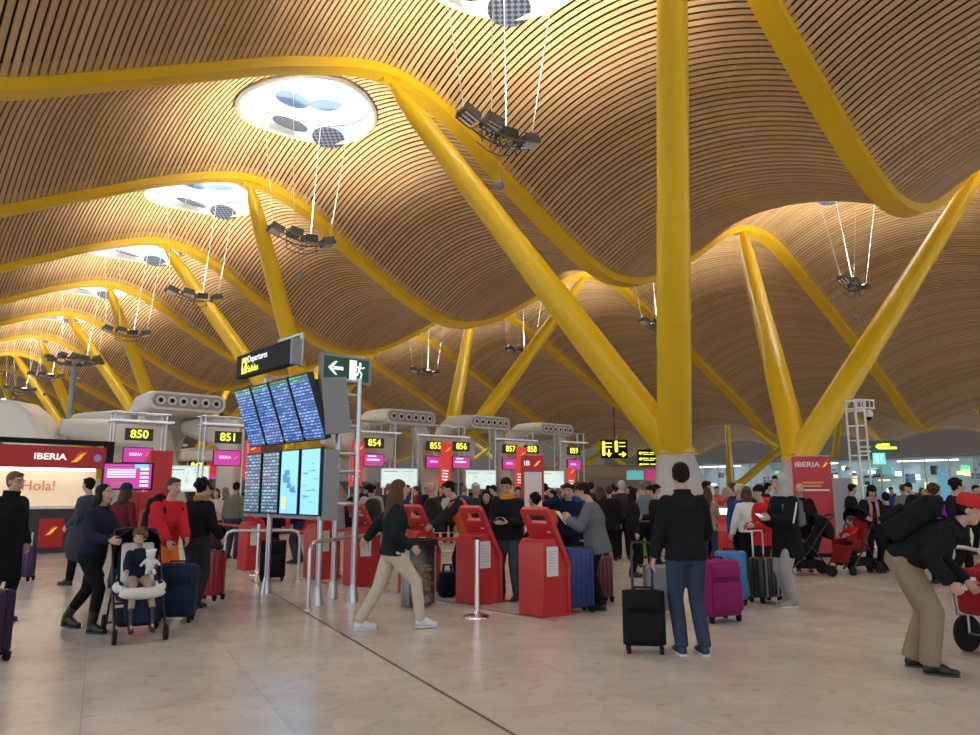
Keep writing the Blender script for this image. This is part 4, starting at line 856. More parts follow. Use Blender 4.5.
    secs += [(0,.08,(.148+g)*k*w,(.10+g)*k*w), (0,.18,((.122 if fem else .142)+g)*k*w,(.09+g)*k*w), (0,.30,((.145 if fem else .16)+g)*k*w,(.108+g+(.012 if fem else 0))*k*w), (0,.40,(.155+g)*k*w,(.10+g)*k), (0,.455,(.148+g*.7)*k,(.085+g*.7)*k), (0,.495,(.105+g*.5)*k,(.073+g*.5)*k), (0,.53,(.068+g*.3)*k,(.07+g*.3)*k)]
    if collar: secs += [(.005,.535+collar,(.074+g*.3)*k,(.078+g*.3)*k)]
    ell_loft(c, secs, LMk)
    for i in (0,1):
        sh, el, wr = A[i][3:]
        ga = g*.75
        if short_sleeve: limb(c, [sh, sh.lerp(el,.7)], [(.055+ga)*k, (.052+ga)*k])
        else:
            limb(c, [sh, sh.lerp(el,.5), el], [(.054+ga)*k, (.051+ga)*k, (.044+ga)*k]); c.tube([el, el.lerp(wr,.5), wr.lerp(el,.03)], 0, 12, True, [(.044+ga)*k,(.040+ga)*k,(.031+ga)*k])
    if hood and hood != 'up':
        c.ball(T(0,-.10,.50), (.12*k,.07*k,.075*k), 14, 8)
    link('jacket', remesh(c, .012*k if detail else .018*k, 3), top, root)
    if stripe:
        for i in (0,1):
            sh, el, wr = A[i][3:]; s_ = MB(); sd = -1 if i == 0 else 1
            off = Vector((sd*(.058+g*.8)*k, 0, 0)); s_.tube([sh + off*.95, sh.lerp(el,.5) + off*.95, el + off*.85], .013*k, 6); s_.build('sleeve_stripe', stripe, root)
    if hood == 'up':
        hm = MB(); hm.ball(hp(0,-.025,.02), (.108*k,.118*k,.125*k), 18, 12, R3); hm.tube([hp(0,-.04,-.02), T(0,-.03,.50)], 0, 14, True, [.10*k,.115*k])
        me = remesh(hm, .011*k, 3); HI = HM.inverted(); bm = bmesh.new(); bm.from_mesh(me)
        bmesh.ops.delete(bm, geom=[f for f in bm.faces if (HI @ f.calc_center_median()).y > .055 and abs((HI @ f.calc_center_median()).x) < .075 and -.13 < (HI @ f.calc_center_median()).z < .085], context='FACES'); bm.to_mesh(me); bm.free()
        link('hood', me, hood_mat or top, root)
    # hair
    if hair != 'bald':
        h = MB(); h.ball(hp(0,-.022,.045), (.085*k,.098*k,.088*k), 16, 12, R3)
        for sd in (-1,1): h.ball(hp(sd*.055,-.03,.01), (.03*k,.05*k,.06*k), 10, 8, R3)
        if hairstyle in ('short', 'curly', 'spiky'): h.ball(hp(0,.055,.092), (.055*k,.03*k,.026*k), 12, 8, R3); h.ball(hp(0,-.055,-.01), (.065*k,.04*k,.07*k), 12, 8, R3)
        if hairstyle == 'curly':
            rr_ = random.Random(len(label))
            for q in range(46):
                a = rr_.uniform(0, 2*PI); e = rr_.uniform(-.5, 1.4); v = Vector((math.cos(a)*math.cos(e)*.088, math.sin(a)*math.cos(e)*.098 - .03, math.sin(e)*.088 + .045))
                if v.y > .055 and v.z < .07: continue
                h.ball(hp(*v), rr_.uniform(.018,.028)*k, 7, 5)
        if hairstyle in ('long', 'mid', 'wavy'):
            ln = .42 if hairstyle == 'long' else .24 if hairstyle == 'wavy' else .15; base = hp(0,-.06,-.02); dn = Vector((0,0,-1))
            bk = LM.to_3x3() @ Vector((0,-.075,0)) if lean < 15 else Vector((0,-.03,0))
            h.tube([base, base + Vector((0,0,-.10*k)) + bk*.3, base + Vector((0,0,-ln*.75*k)) + bk*.8, base + Vector((0,0,-ln*k)) + bk*.9], 0, 12, True, [.075*k,.082*k,.075*k,.03*k])
            for sd in (-1,1): 
                p = hp(sd*.068,-.01,.02); h.tube([p, hp(sd*.078,0,-.07), hp(sd*.085,-.02,-.07-ln*.35)], 0, 8, True, [.028*k,.03*k,.016*k])
        if hairstyle == 'ponytail': q = hp(0,-.12,.02); limb(h, [q, q + Vector((0,0,-.08)) - Vector((0,.03,0)), q + Vector((0,0,-.22))], [.028*k,.032*k,.015*k])
        if hs != 1: h.v = [tuple(HS @ Vector(v)) for v in h.v]
        me = remesh(h, .010*k if detail else .016*k, 2); HI = HM.inverted(); bm = bmesh.new(); bm.from_mesh(me)
        bm.to_mesh(me); bm.free(); hm_ = link('hair', me, hair, root)
        if hairstyle in ('short','curly'): hm_.data.name = 'hair'
    if hat:
        m = MB()
        if hat == 'cap':
            m.lathe([(.093*k,-.01), (.094*k,.03*k), (.08*k,.075*k), (.045*k,.10*k), (.004,.108*k)], 20, HM.copy() @ Matrix.Scale(1/k,4) @ Matrix.Translation((0,-.012*k,.045*k)) @ Matrix.Diagonal((1,1.12,1,1)))
            m.add([HM @ Vector(v) for v in [(x*.078, .075 + .085*math.sqrt(max(0, 1-x*x)) , .05 - .012*x*x + dz) for dz in (0,.008) for x in (-1,-.75,-.4,0,.4,.75,1)] + [HM @ Vector(v) if False else v for v in []]], [(0,1,2,3,4,5,6),(7,8,9,10,11,12,13)] + [(i,i+1,i+8,i+7) for i in range(6)] + [(0,6,13,7)])
            m.build('cap', hat_mat, root, smooth=50)
        if hat == 'beanie':
            m.ball(hp(0,-.014,.052), (.095*k,.108*k,.092*k), 18, 12, R3); me = m.mesh('beanie', hat_mat, 60); bm = bmesh.new(); bm.from_mesh(me); HI = HM.inverted()
            bmesh.ops.delete(bm, geom=[f for f in bm.faces if (HI @ f.calc_center_median()).z < .035], context='FACES'); bm.to_mesh(me); bm.free()
            o = bpy.data.objects.new('beanie', me); C.objects.link(o); o.parent = root; sm = o.modifiers.new('thickness', 'SOLIDIFY'); sm.thickness = .012
    if scarf or gaiter:
        m = MB(); 
        for q in range(3): m.tube([NK + (LM.to_3x3() @ Vector((.088*k*math.cos(a), .015 + .085*k*math.sin(a), (-.012 + .022*q)*k))) for a in [2*PI*j/16 for j in range(16)]], .024*k, 8, closed=True)
        if scarf:
            for sd in (-1,1): p = T(sd*.07,.09,.50); m.tube([p, T(sd*.06,.145,.40), T(sd*.07,.15,.22), T(sd*.08,.15,.05)], 0, 8, True, [.03*k,.035*k,.035*k,.03*k])
        me = remesh(m, .012, 2); link('scarf', me, scarf or gaiter, root)
    if glasses:
        m = MB()
        for sd in (-1,1):
            m.tube([hp(sd*.031+.023*math.cos(a), .094, .012+.018*math.sin(a)) for a in [2*PI*j/12 for j in range(12)]], .0022, 5, closed=True); m.cyl(hp(sd*.054,.093,.014), hp(sd*.077,-.0,.012), .0022, seg=5)
        m.cyl(hp(-.008,.096,.014), hp(.008,.096,.014), .0022, seg=5); m.build('glasses', mat('black_plastic', (.015,.015,.015), .35), root)
    if vest:
        m = MB(); ell_loft(m, [(0,-.02,(.165+g)*k,(.125+g)*k), (0,.18,(.15+g)*k,(.105+g)*k), (0,.30,(.168+g)*k,(.122+g)*k), (0,.43,(.155+g)*k,(.112+g)*k), (0,.50,(.12+g)*k,(.08+g)*k)], LMk)
        link('vest', remesh(m, .014, 2), vest, root)
    # shoes
    for i in (0,1):
        hip, kn, ank = A[i][:3]; f = Vector(feet[i]); m = MB(); dirf = Vector((0,1,0))
        heel_up = max(0, f.z); 
        m.ball((f.x, f.y-.035*k, f.z+.045*k), (.043*k,.058*k,.045*k), 12, 8); m.tube([(f.x, f.y-.02*k, f.z+.075*k), (f.x, f.y+.08*k, f.z*.65+.045*k)], 0, 12, True, [.048*k,.042*k]); m.ball(ank, .046*k, 12, 8); m.ball((f.x, f.y+.07*k, f.z*.6+.038*k), (.048*k,.075*k,.036*k), 12, 8); m.ball((f.x, f.y+.135*k, f.z*.35+.034*k), (.045*k,.05*k,.030*k), 12, 8)
        m.ball((f.x, f.y-.005, f.z+.075*k), (.042*k,.06*k,.035*k), 12, 8)
        if boots: m.tube([ank, ank.lerp(kn,.42)], 0, 12, True, [.052*k,.062*k]); m.box((f.x, f.y-.055*k, f.z+.02), (.05*k,.055*k,.05))
        mm = remesh(m, .011, 2)
        zmin = f.z
        for v in mm.vertices:
            if v.co.z < .006: v.co.z = .006
        so = link('shoe', mm, shoes, root)
        if detail:
            s2 = MB(); s2.rbox((f.x, f.y+.045*k, f.z*.45+.008), (.092*k,.27*k,.016), .04, rot=(-(heel_up*1.6),0,0)); s2.build('sole', (sole_mat or mat('dark_sole', (.05,.05,.05), .7)) if not boots else shoes, so)
    root['_hands'] = [list(A[0][5]), list(A[1][5])]
    return root, LM, HM, k
def backpack(label, P, m, w=.30, h=.45, d=.18, group=None, side_pockets=True, onback=True, dz=0):
    root, LM, HM, k = P; M = root.matrix_basis.copy() if False else Matrix.Translation(root.location) @ Euler(root.rotation_euler).to_matrix().to_4x4()
    q = M @ LM @ Vector((0, -.115 - d/2, (.28 + dz)*k)); rot = (M @ LM).to_euler()
    t = thing('backpack', label, 'backpack', q, 0, group); t.rotation_euler = rot
    a = MB(); a.ball((0,0,.02), (w*.5,d*.52,h*.52), 16, 12); a.rbox((0,0,0), (w*.92,d*.9,h*.86), .07); link('pack', remesh(a, .016, 4), m, t)
    a = MB(); a.rbox((0,-d*.52,-h*.17), (w*.66,d*.3,h*.42), .05); a.build('front_pocket', m, t)
    for sd in (-1,1):
        a = MB(); a.tube([(sd*.09,d*.45,h*.36), (sd*.11,d*.45+.10,h*.44), (sd*.13,d*.45+.235,h*.30), (sd*.13,d*.45+.24,.02), (sd*.13,d*.45+.14,-h*.2), (sd*.10,d*.45,-h*.34)], .016, 6); a.build('strap', m, t)
    a = MB(); a.tube([(-.04,.02,h*.48), (-.03,.0,h*.55), (.03,.0,h*.55), (.04,.02,h*.48)], .01, 6); a.build('grab_handle', m, t)
    return t
def face_dir(dx, dy): return math.atan2(-dx, dy)          # rz so that local +y points along (dx, dy)
# ---------------------------------------------------------------- luggage, prams, trolleys
def suitcase(label, px, py, rz, w, h, d, m, handle=0.0, hm=None, soft=False, bands=None, group=None, tilt=0.0, nwheel=4, scale=1):
    r = thing('suitcase', label, 'suitcase', G(px, py), rz, group); r.rotation_euler = (tilt, 0, rz); wr_ = .035; hm = hm or dsteel
    a = MB(); a.rbox((0,0,wr_*2 + h/2), (w,d,h), min(.07, d*.35), seg=5); sh = a.build('shell', m, r, smooth=50, bevel=.008)
    if soft:
        a = MB(); a.rbox((0,-d/2-.018,wr_*2+h*.36), (w*.84,.06,h*.52), .025); a.build('front_pocket', m, sh); a = MB(); a.rbox((0,-d/2-.012,wr_*2+h*.80), (w*.80,.04,h*.22), .015); a.build('upper_pocket', m, sh)
    else:
        a = MB()
        for i in range(5): x = -w*.34 + w*.17*i; a.rbox((x,0,wr_*2+h/2), (w*.05,d+.022,h*.82), .006)
        a.build('shell_rib', m, sh)
    a = MB(); a.rbox((0,0,wr_*2+h/2), (w+.006,.018,h*1.004), .008); a.build('zip_seam', blackm, sh)
    if bands:
        for x in (-w*.25, w*.25): a = MB(); a.rbox((x,0,wr_*2+h/2), (w*.16,d+.012,h*.97), .03); a.build('side_band', bands, sh)
    for x in (-w*.4, w*.4):
        for y in ((-d*.36, d*.36) if nwheel == 4 else (d*.34,)):
            a = MB(); a.tube([(x-.013,y,wr_),(x+.013,y,wr_)], wr_, 14); a.box((x,y,wr_*1.9), (.05,.05,.03)); a.build('wheel', blackm, r)
    if nwheel == 2: a = MB(); a.box((-w*.38,-d*.36,wr_), (.04,.05,wr_*2)); a.box((w*.38,-d*.36,wr_), (.04,.05,wr_*2)); a.build('foot_block', blackm, r)
    a = MB(); a.tube([(-.09,0,wr_*2+h-.005),(-.08,0,wr_*2+h+.028),(.08,0,wr_*2+h+.028),(.09,0,wr_*2+h-.005)], .012, 8); a.build('carry_handle', blackm, r)
    if handle:
        a = MB(); z0 = wr_*2+h; y = d*.33; a.tube([(-w*.24,y,z0-.05),(-w*.24,y,z0+handle-.04),(-w*.20,y,z0+handle),(w*.20,y,z0+handle),(w*.24,y,z0+handle-.04),(w*.24,y,z0-.05)], .013, 8); a.build('pull_handle', hm, r, smooth=50)
    if scale != 1: r.scale = (scale,)*3
    return r
blks = cloth('black_nylon', (.010,.010,.012)); nav = cloth('navy_nylon', (.008,.014,.035)); 
suitcase('small black soft suitcase with raised handle beside man in jeans', 645, 652, math.radians(-8), .40, .50, .24, blks, .45, mat('handle_dark', (.05,.05,.055), .4, .8), True, nwheel=2)
suitcase('grey hard suitcase with pale handles behind the small black suitcase', 663, 616, math.radians(4), .44, .54, .26, mat('grey_shell', (.16,.17,.18), .45), .20, steel)
suitcase('large pink soft suitcase standing behind man in jeans', 719, 621, math.radians(24), .50, .64, .32, cloth('pink_nylon', (.24,.015,.11), .7), 0, None, True)
suitcase('blue hard suitcase with grey strap left of the grey handled case', 733, 604, math.radians(-22), .42, .64, .27, mat('sky_blue_shell', (.015,.16,.40), .4), 0, None, bands=None)
suitcase('black and grey suitcase with tall silver handle by hooded man', 766, 602, math.radians(28), .42, .54, .27, mat('charcoal_shell', (.02,.02,.023), .4), .36, steel, bands=mat('grey_band', (.25,.26,.27), .5))
suitcase('yellow green suitcase standing behind the hooded man', 780, 577, math.radians(15), .36, .48, .22, mat('lime_shell', (.28,.30,.03), .45))
suitcase('bright green suitcase standing by the rear red kiosk', 642, 559, math.radians(24), .40, .56, .24, mat('green_shell', (.12,.36,.02), .45))
suitcase('large navy suitcase in front of man in orange trousers', 174, 622, math.radians(10), .46, .60, .28, cloth('navy_shell', (.010,.020,.050), .5), .0, None, True)
suitcase('red suitcase beside person in black sweater', 209, 600, math.radians(-16), .38, .62, .26, mat('crimson_shell', (.30,.012,.02), .4), .0)
suitcase('purple suitcase behind the man with glasses', 21, 581, math.radians(5), .38, .52, .24, mat('purple_shell', (.06,.035,.11), .5), 0)
suitcase('dark purple suitcase cut by the left edge of view', -18, 662, math.radians(-15), .42, .56, .26, cloth('aubergine_nylon', (.035,.022,.05), .6), 0, None, True)
suitcase('large dark blue suitcase on end beside grey blazer man', 577, 612, math.radians(24), .42, .74, .28, mat('royal_blue_shell', (.01,.03,.15), .4), 0)
suitcase('maroon suitcase behind the legs of grey blazer man', 600, 602, math.radians(20), .36, .56, .24, mat('maroon_shell', (.13,.02,.03), .5), 0)
suitcase('black suitcase standing between the display poles', 272, 581, math.radians(10), .42, .62, .28, blks, 0, None, True)
def tote(label, cat, name, loc, rz, m, w, h, d):
    r = thing(name, label, cat, loc, rz); a = MB(); a.ball((0,0,h*.42), (w*.52,d*.55,h*.5)); a.rbox((0,0,h*.45), (w*.85,d*.8,h*.85), .05); link('bag_body', remesh(a, .018, 4), m, r)
    for y in (-.04,.04): a = MB(); a.tube([(-w*.22,y,h*.85),(-w*.18,y,h*1.15),(w*.18,y,h*1.15),(w*.22,y,h*.85)], .011, 6); a.build('bag_handle', m, r)
    return r
tote('navy backpack standing on the floor between red kiosks', 'backpack', 'floor_backpack', G(447,597), .3, cloth('ink_nylon', (.012,.012,.028)), .30, .40, .20)
tote('brown leather bag resting on the red suitcase top', 'bag', 'leather_bag', G(209,600) + Vector((-.02,0,.72)), .2, cloth('brown_leather', (.07,.035,.022)), .28, .26, .14)
def wheel(parent, c, R_, w=.035, m=None):
    a = MB(); T_ = Matrix.Translation(c) @ Matrix.Rotation(PI/2, 4, 'Y'); a.lathe([(R_*.72,-w/2),(R_,-w/2),(R_,w/2),(R_*.72,w/2)], 24, T_); o = a.build('wheel', blackm, parent); a = MB(); a.lathe([(R_*.3,-w*.4),(R_*.66,-w*.2),(R_*.66,w*.2),(R_*.3,w*.4)], 16, T_); a.build('hub', m or graym, o)
def pram(label, loc, rz, seat_m, hood_m, liner=None, basket=None, hood_up=True, s=1.0, hoodw=.23):
    r = thing('pushchair', label, 'pushchair', loc, rz); r.scale = (s,)*3          # forward is +y
    a = MB()
    for x in (-.24,.24):
        a.tube([(x,.38,.10),(x,.05,.42),(x,-.38,1.02),(x*.9,-.46,1.08)], .014, 8); a.tube([(x,-.34,.10),(x,-.05,.50),(x,.05,.55)], .013, 8)
    a.tube([(-.22,-.46,1.08),(-.10,-.50,1.10),(.10,-.50,1.10),(.22,-.46,1.08)], .018, 8); a.cyl((-.24,-.34,.11),(.24,-.34,.11), .012); a.cyl((-.24,.1,.36),(.24,.1,.36), .012); a.build('frame', mat('pram_frame', (.03,.03,.032), .4, .5), r, smooth=50)
    for x, y, R_ in ((-.26,-.34,.10),(.26,-.34,.10),(-.24,.40,.075),(.24,.40,.075)): wheel(r, (x,y,R_), R_)
    a = MB(); a.rbox((0,.08,.42), (.40,.46,.09), .06, rot=(.1,0,0)); a.rbox((0,-.20,.68), (.38,.10,.58), .05, rot=(.32,0,0)); a.rbox((0,.34,.30), (.34,.06,.26), .03, rot=(.5,0,0)); a.rbox((-.19,.05,.50), (.05,.42,.16), .02); a.rbox((.19,.05,.50), (.05,.42,.16), .02)
    link('seat', remesh(a, .016, 4), seat_m, r)
    if liner: a = MB(); a.rbox((0,.11,.485), (.34,.44,.05), .05, rot=(.1,0,0)); a.rbox((0,-.13,.72), (.34,.06,.50), .06, rot=(.32,0,0)); a.ball((0,.33,.47), (.24,.07,.06)); a.ball((-.2,.1,.52), (.06,.22,.06)); a.ball((.2,.1,.52), (.06,.22,.06)); link('white_liner', remesh(a, .016, 4), liner, r)
    if hood_up:
        vs = []; fs = []; n = 14; m_ = 10
        for i in range(n+1):
            th = math.radians(-25 + 125*i/n)
            for j in range(m_+1):
                ph = PI*j/m_; x = -hoodw*math.cos(ph); rr_ = .10 + .24*math.sin(ph)**.7
                vs.append((x, -.20 - rr_*math.cos(th) + .02, .78 + rr_*math.sin(th)))
        for i in range(n):
            for j in range(m_): o = i*(m_+1)+j; fs.append((o,o+1,o+m_+2,o+m_+1))
        a = MB(); a.add(vs, fs); o = a.build('hood', hood_m, r, smooth=60); sm = o.modifiers.new('t','SOLIDIFY'); sm.thickness = .012
    a = MB(); a.rbox((0,-.02,.20), (.40,.50,.14), .05); a.build('basket', basket or blks, r)
    return r
P_ST = pram('black and navy pushchair with white liner holding a toddler', G(134,636), face_dir(.55,-.84), cloth('navy_pram_fabric', (.010,.016,.04)), blks, liner=cloth('cream_fleece', (.62,.60,.56)), s=1.0)
pram('black pushchair draped with coats by the red IBERIA banner', G(808,575), face_dir(-1,.1), blks, blks, s=1.0)
pram('large black and red pushchair right of the red banner', G(854,573), face_dir(-.8,-.5), cloth('wine_fabric', (.22,.015,.02)), blks, s=1.1)
pram('black second pushchair close behind the red and black pushchair', G(893,569), face_dir(.7,-.5), blks, cloth('wine_fabric', (.22,.015,.02)), hood_up=False, s=.95)
def trolley(label, px, py, rz, bag=None, s=1.0):
    r = thing('luggage_trolley', label, 'trolley', G(px, py), rz); a = MB()
    for x in (-.26,.26): a.tube([(x,-.40,1.0),(x,-.42,.92),(x,-.36,.20),(x*.7,.45,.17)], .016, 8)
    a.tube([(-.28,-.40,1.02),(.28,-.40,1.02)], .020, 8); a.cyl((-.26,-.37,.55),(.26,-.37,.55), .012); a.cyl((-.26,-.36,.25),(.26,-.36,.25), .014)
    for i in range(4): x = -.18+.12*i; a.cyl((x,-.36,.2),(x*.8,.45,.17), .010)
    a.tube([(-.22,-.38,.62),(-.22,-.18,.66),(.22,-.18,.66),(.22,-.38,.62)], .010, 6); a.tube([(-.22,-.38,.80),(-.22,-.18,.84),(.22,-.18,.84),(.22,-.38,.80)], .010, 6); a.build('trolley_frame', steel, r, smooth=50)
    for x, y in ((-.27,-.36),(.27,-.36),(0,.42)): wheel(r, (x,y,.085), .085)
    a = MB(); a.cyl((-.24,-.40,1.02),(.24,-.40,1.02), .026); a.build('grip', blackm, r)
    return r
trolley('steel luggage trolley between navy jacket man and grey blazer man', 572, 600, math.radians(70))
trolley('steel luggage trolley in front of man in orange vest', 441, 583, math.radians(20))
# wheeled red bag at the right edge
r = thing('wheeled_trolley_bag', 'red bag on a wheeled frame cut by the right edge of view', 'trolley', G(993,656), face_dir(1,.35)); a = MB(); a.rbox((0,.10,.58), (.36,.62,.42), .08, seg=5); a.ball((0,.1,.60), (.2,.33,.26)); link('red_bag', remesh(a, .016, 3), cloth('red_nylon', (.30,.012,.02), .7), r)
a = MB(); a.rbox((.0,-.215,.66), (.16,.012,.13), .03); a.build('white_label', paper, r)
for x in (-.22,.22): wheel(r, (x,-.02,.17), .17, .03, steel); wheel(r, (x*.8,.42,.09), .09)
a = MB()
for x in (-.20,.20): a.tube([(x,-.30,.98),(x,-.24,.85),(x,-.16,.36),(x,.42,.30),(x,.42,.10)], .014, 8); a.cyl((x,-.02,.17),(x,-.02,.36), .012)
a.cyl((-.22,-.02,.17),(.22,-.02,.17), .01); a.tube([(-.20,-.30,.98),(-.1,-.33,1.0),(.1,-.33,1.0),(.20,-.30,.98)], .018, 8); a.build('frame', steel, r, smooth=50)
# ---------------------------------------------------------------- the people of the photograph
blk = cloth('black_jacket', (.010,.010,.012)); nvy = cloth('navy_jacket', (.008,.014,.040)); chr_ = cloth('charcoal_trousers', (.028,.030,.034)); blk_t = cloth('black_trousers', (.008,.008,.009))
jean = cloth('blue_jeans', (.035,.052,.085)); jean_d = cloth('grey_jeans', (.06,.07,.09)); beige = cloth('cream_trousers', (.52,.44,.34)); tan = cloth('tan_trousers', (.27,.20,.13)); redj = cloth('red_jacket', (.52,.02,.025))
orng = cloth('orange_cloth', (.75,.17,.02)); whc = cloth('white_knit', (.60,.60,.58)); gry = cloth('grey_cloth', (.20,.21,.22)); grn = cloth('olive_jacket', (.035,.038,.025)); lgt = cloth('light_grey_sweats', (.33,.32,.31)); pnk = cloth('pale_pink_coat', (.60,.46,.44))
blu = cloth('blue_jacket', (.02,.06,.20)); brg = cloth('burgundy_jacket', (.14,.015,.03)); brn = cloth('brown_coat', (.10,.065,.04)); grnb = cloth('sage_hoodie', (.16,.17,.13)); white_shoe = mat('white_shoe', (.62,.64,.68), .6)
def at(px, py): return G(px, py)
L_ = lambda P, x, y, z: None
# foreground man with his back to us
Pm = person('man seen from behind in black jacket and blue jeans, nearest the camera', at(690,654), math.radians(3), H=1.80, lean=2, top=blk, trousers=jean, feet=[(-.09,-.02,0),(.12,-.04,0)], hands=[(-.30,.06,.86),(.22,.30,1.0)], hairstyle='short', head=(8,-10), loose=.012, hem=.06, collar=.03, shoes=mat('navy_shoe', (.03,.035,.05), .6), sole_mat=white_shoe)
# man in red cap bending over at right
Pc = person('bending man in red cap, black jacket and tan trousers at right', at(927,671), face_dir(.86,-.51), H=1.76, lean=54, pelvis=(0,-.10,.92), top=blk, trousers=tan, feet=[(-.12,-.08,0),(.12,.06,0)], hands=[(-.16,.36,.74),(.22,.24,.76)], hat='cap', hat_mat=cloth('red_cap', (.50,.03,.025)), head=(18,-10), loose=.02, leg_loose=.02, hem=.02, collar=.02, stout=.2)
backpack('large black backpack on the back of the red capped man', Pc, blks, .36, .56, .24)
# woman with pushchair
Pw = person('woman in dark navy jacket and black trousers pushing the pushchair', at(84,631), face_dir(.96,-.22), H=1.64, fem=True, lean=8, pelvis=(0,.02,.84), top=cloth('midnight_jacket', (.014,.018,.032)), trousers=blk_t, feet=[(-.09,-.30,.04),(.10,.20,0)], hands=[(-.16,.42,.98),(.20,.40,.99)], hairstyle='mid', hair=hair_k, head=(-4,0), boots=True, loose=.008, collar=.03)
t = tote('grey tote bag hanging on the back of the pushchair woman', 'bag', 'shoulder_bag', at(69,625) + Vector((.02,.05,.72)), .6, cloth('grey_tote', (.055,.065,.075)), .34, .46, .12)
# child in the pushchair
Mst = Matrix.Translation(P_ST.location) @ Matrix.Rotation(P_ST.rotation_euler.z, 4, 'Z')
cl = Mst @ Vector((0,.02,0))
Pk = person('toddler in navy top and beige trousers sitting in the pushchair', cl, P_ST.rotation_euler.z, H=1.02, lean=-8, pelvis=(0,-.04,.60), sit=True, top=cloth('toddler_navy', (.012,.016,.032)), trousers=cloth('toddler_beige', (.36,.26,.19)), feet=[(-.10,.36,.28),(.10,.36,.28)], hands=[(-.10,.20,.70),(.16,.20,.68)], hairstyle='curly', hair=hair_lb, head=(14,-24), hs=1.3, elbow=[(-.8,-.6,-.4),(.8,-.6,-.4)])
a = MB(); a.ball((0,0,0), (.05,.05,.075)); a.ball((0,-.01,.10), .05); a.ball((-.04,0,.14), .018); a.ball((.04,0,.14), .018); limb(a, [(-.04,0,.04),(-.09,-.02,-.01)], [.018,.016], 7); limb(a, [(.04,0,.04),(.09,-.02,-.01)], [.018,.016], 7); limb(a, [(-.025,-.02,-.06),(-.04,-.08,-.09)], [.02,.018], 7); limb(a, [(.025,-.02,-.06),(.04,-.08,-.09)], [.02,.018], 7)
o = link('soft_toy', remesh(a, .008, 2), whc, None); o.location = Mst @ Vector((-.07,.22,.76)); o.rotation_euler = (0,0,P_ST.rotation_euler.z + PI); tag(o, 'white soft toy held by the toddler in the pushchair', 'soft toy')
# man at left edge
person('man with glasses in a long black coat at the left edge', at(-5,622), face_dir(1,-.25), H=1.76, lean=4, top=blk, trousers=blk_t, feet=[(-.1,.02,0),(.1,-.08,0)], hands=[(-.2,.12,.88),(.26,.1,.88)], hair=hair_lb, hairstyle='short', glasses=True, head=(4,0), hem=.42, loose=.035, collar=.06)
# man in red, person in black sweater
Pr = person('man in red jacket and orange trousers leaning towards the navy suitcase', at(160,615), face_dir(.86,-.5), H=1.74, lean=14, pelvis=(0,-.08,.90), top=redj, trousers=orng, feet=[(-.11,-.05,0),(.11,.06,0)], hands=[(-.02,.40,.88),(.22,.38,.86)], hair=hair_b, hairstyle='short', head=(2,0), stout=.35, loose=.014, leg_loose=.02)
backpack('black backpack worn by the man in the red jacket', Pr, blks, .32, .50, .20)
person('person in black sweater and grey trousers seen from behind', at(192,608), face_dir(.35,.94), H=1.70, lean=3, top=blk, trousers=chr_, feet=[(-.09,.02,0),(.10,-.03,0)], hands=[(-.22,.14,.84),(.24,.20,.90)], hairstyle='curly', hair=hair_k, loose=.012, leg_loose=.012, gaiter=cloth('mustard_scarf', (.30,.19,.05)))
person('grey jacketed man with bag walking behind the pushchair woman', at(83,585), face_dir(-.8,.2), H=1.76, top=cloth('slate_jacket', (.05,.06,.08)), trousers=blk_t, feet=[(-.1,.22,0),(.1,-.22,.04)], hands=[(-.24,.2,.95),(.24,-.1,.9)], hairstyle='short', loose=.012)
person('person with blue hat and burgundy jacket in front of the red totem', at(116,588), face_dir(.2,.9), H=1.66, top=brg, trousers=jean, hat='beanie', hat_mat=cloth('blue_beanie', (.02,.03,.10)), hairstyle='wavy', hair=hair_b, fem=True)
# walking woman
person('walking woman with long hair, black top and cream trousers', at(391,629), face_dir(.92,.38), H=1.70, fem=True, lean=4, pelvis=(0,0,.86), top=cloth('bottle_green_top', (.010,.018,.018)), trousers=beige, feet=[(-.08,-.32,.0),(.09,.34,.02)], hands=[(-.52,-.22,.92),(.26,.15,.9)], hairstyle='long', hair=cloth('auburn_hair', (.10,.05,.028)), shoes=white_shoe, sole_mat=white_shoe, short_sleeve=False, loose=.012, hem=.03)
# around the kiosks
Pq = person('man in black jacket with orange neck warmer looking at his phone', at(509,600), face_dir(-.35,-.92), H=1.74, lean=5, top=blk, trousers=jean_d, feet=[(-.12,.02,0),(.12,0,0)], hands=[(-.07,.30,1.10),(.09,.30,1.10)], elbow=[(-.6,-.5,-.8),(.6,-.5,-.8)], gaiter=cloth('orange_neck_warmer', (.75,.22,.03)), head=(26,8), stout=.3, loose=.015, glasses=True, hem=.04)
person('man in orange safety vest bending over a luggage trolley', at(461,592), face_dir(-.94,-.2), H=1.76, lean=24, pelvis=(0,-.1,.93), top=cloth('dark_slate_top', (.02,.022,.03)), trousers=nvy, feet=[(-.1,-.02,0),(.1,.05,0)], hands=[(-.12,.48,1.0),(.14,.48,.98)], vest=cloth('orange_vest', (.75,.11,.03)), head=(20,0), hairstyle='short', loose=.008)
Pb = person('man in grey blazer and black trousers holding papers at trolley', at(598,609), face_dir(-.85,.35), H=1.66, lean=9, top=cloth('grey_blazer', (.13,.135,.145)), trousers=blk_t, feet=[(-.12,-.06,0),(.13,.05,0)], hands=[(-.16,.34,1.14),(.10,.40,1.14)], elbow=[(-.6,-.6,-.8),(.6,-.6,-.8)], hairstyle='short', head=(24,0), hem=.16, loose=.02, stout=.3)
Pe = person('man in navy hooded jacket holding a phone to his ear', at(570,590), face_dir(-.05,-1), H=1.66, lean=3, top=nvy, trousers=blk_t, hands=[(.0,.30,1.15),(.16,.10,1.42)], elbow=[(-.8,-.3,-.6),(.9,.2,-.7)], hairstyle='short', head=(14,-12), hood=True, loose=.015)
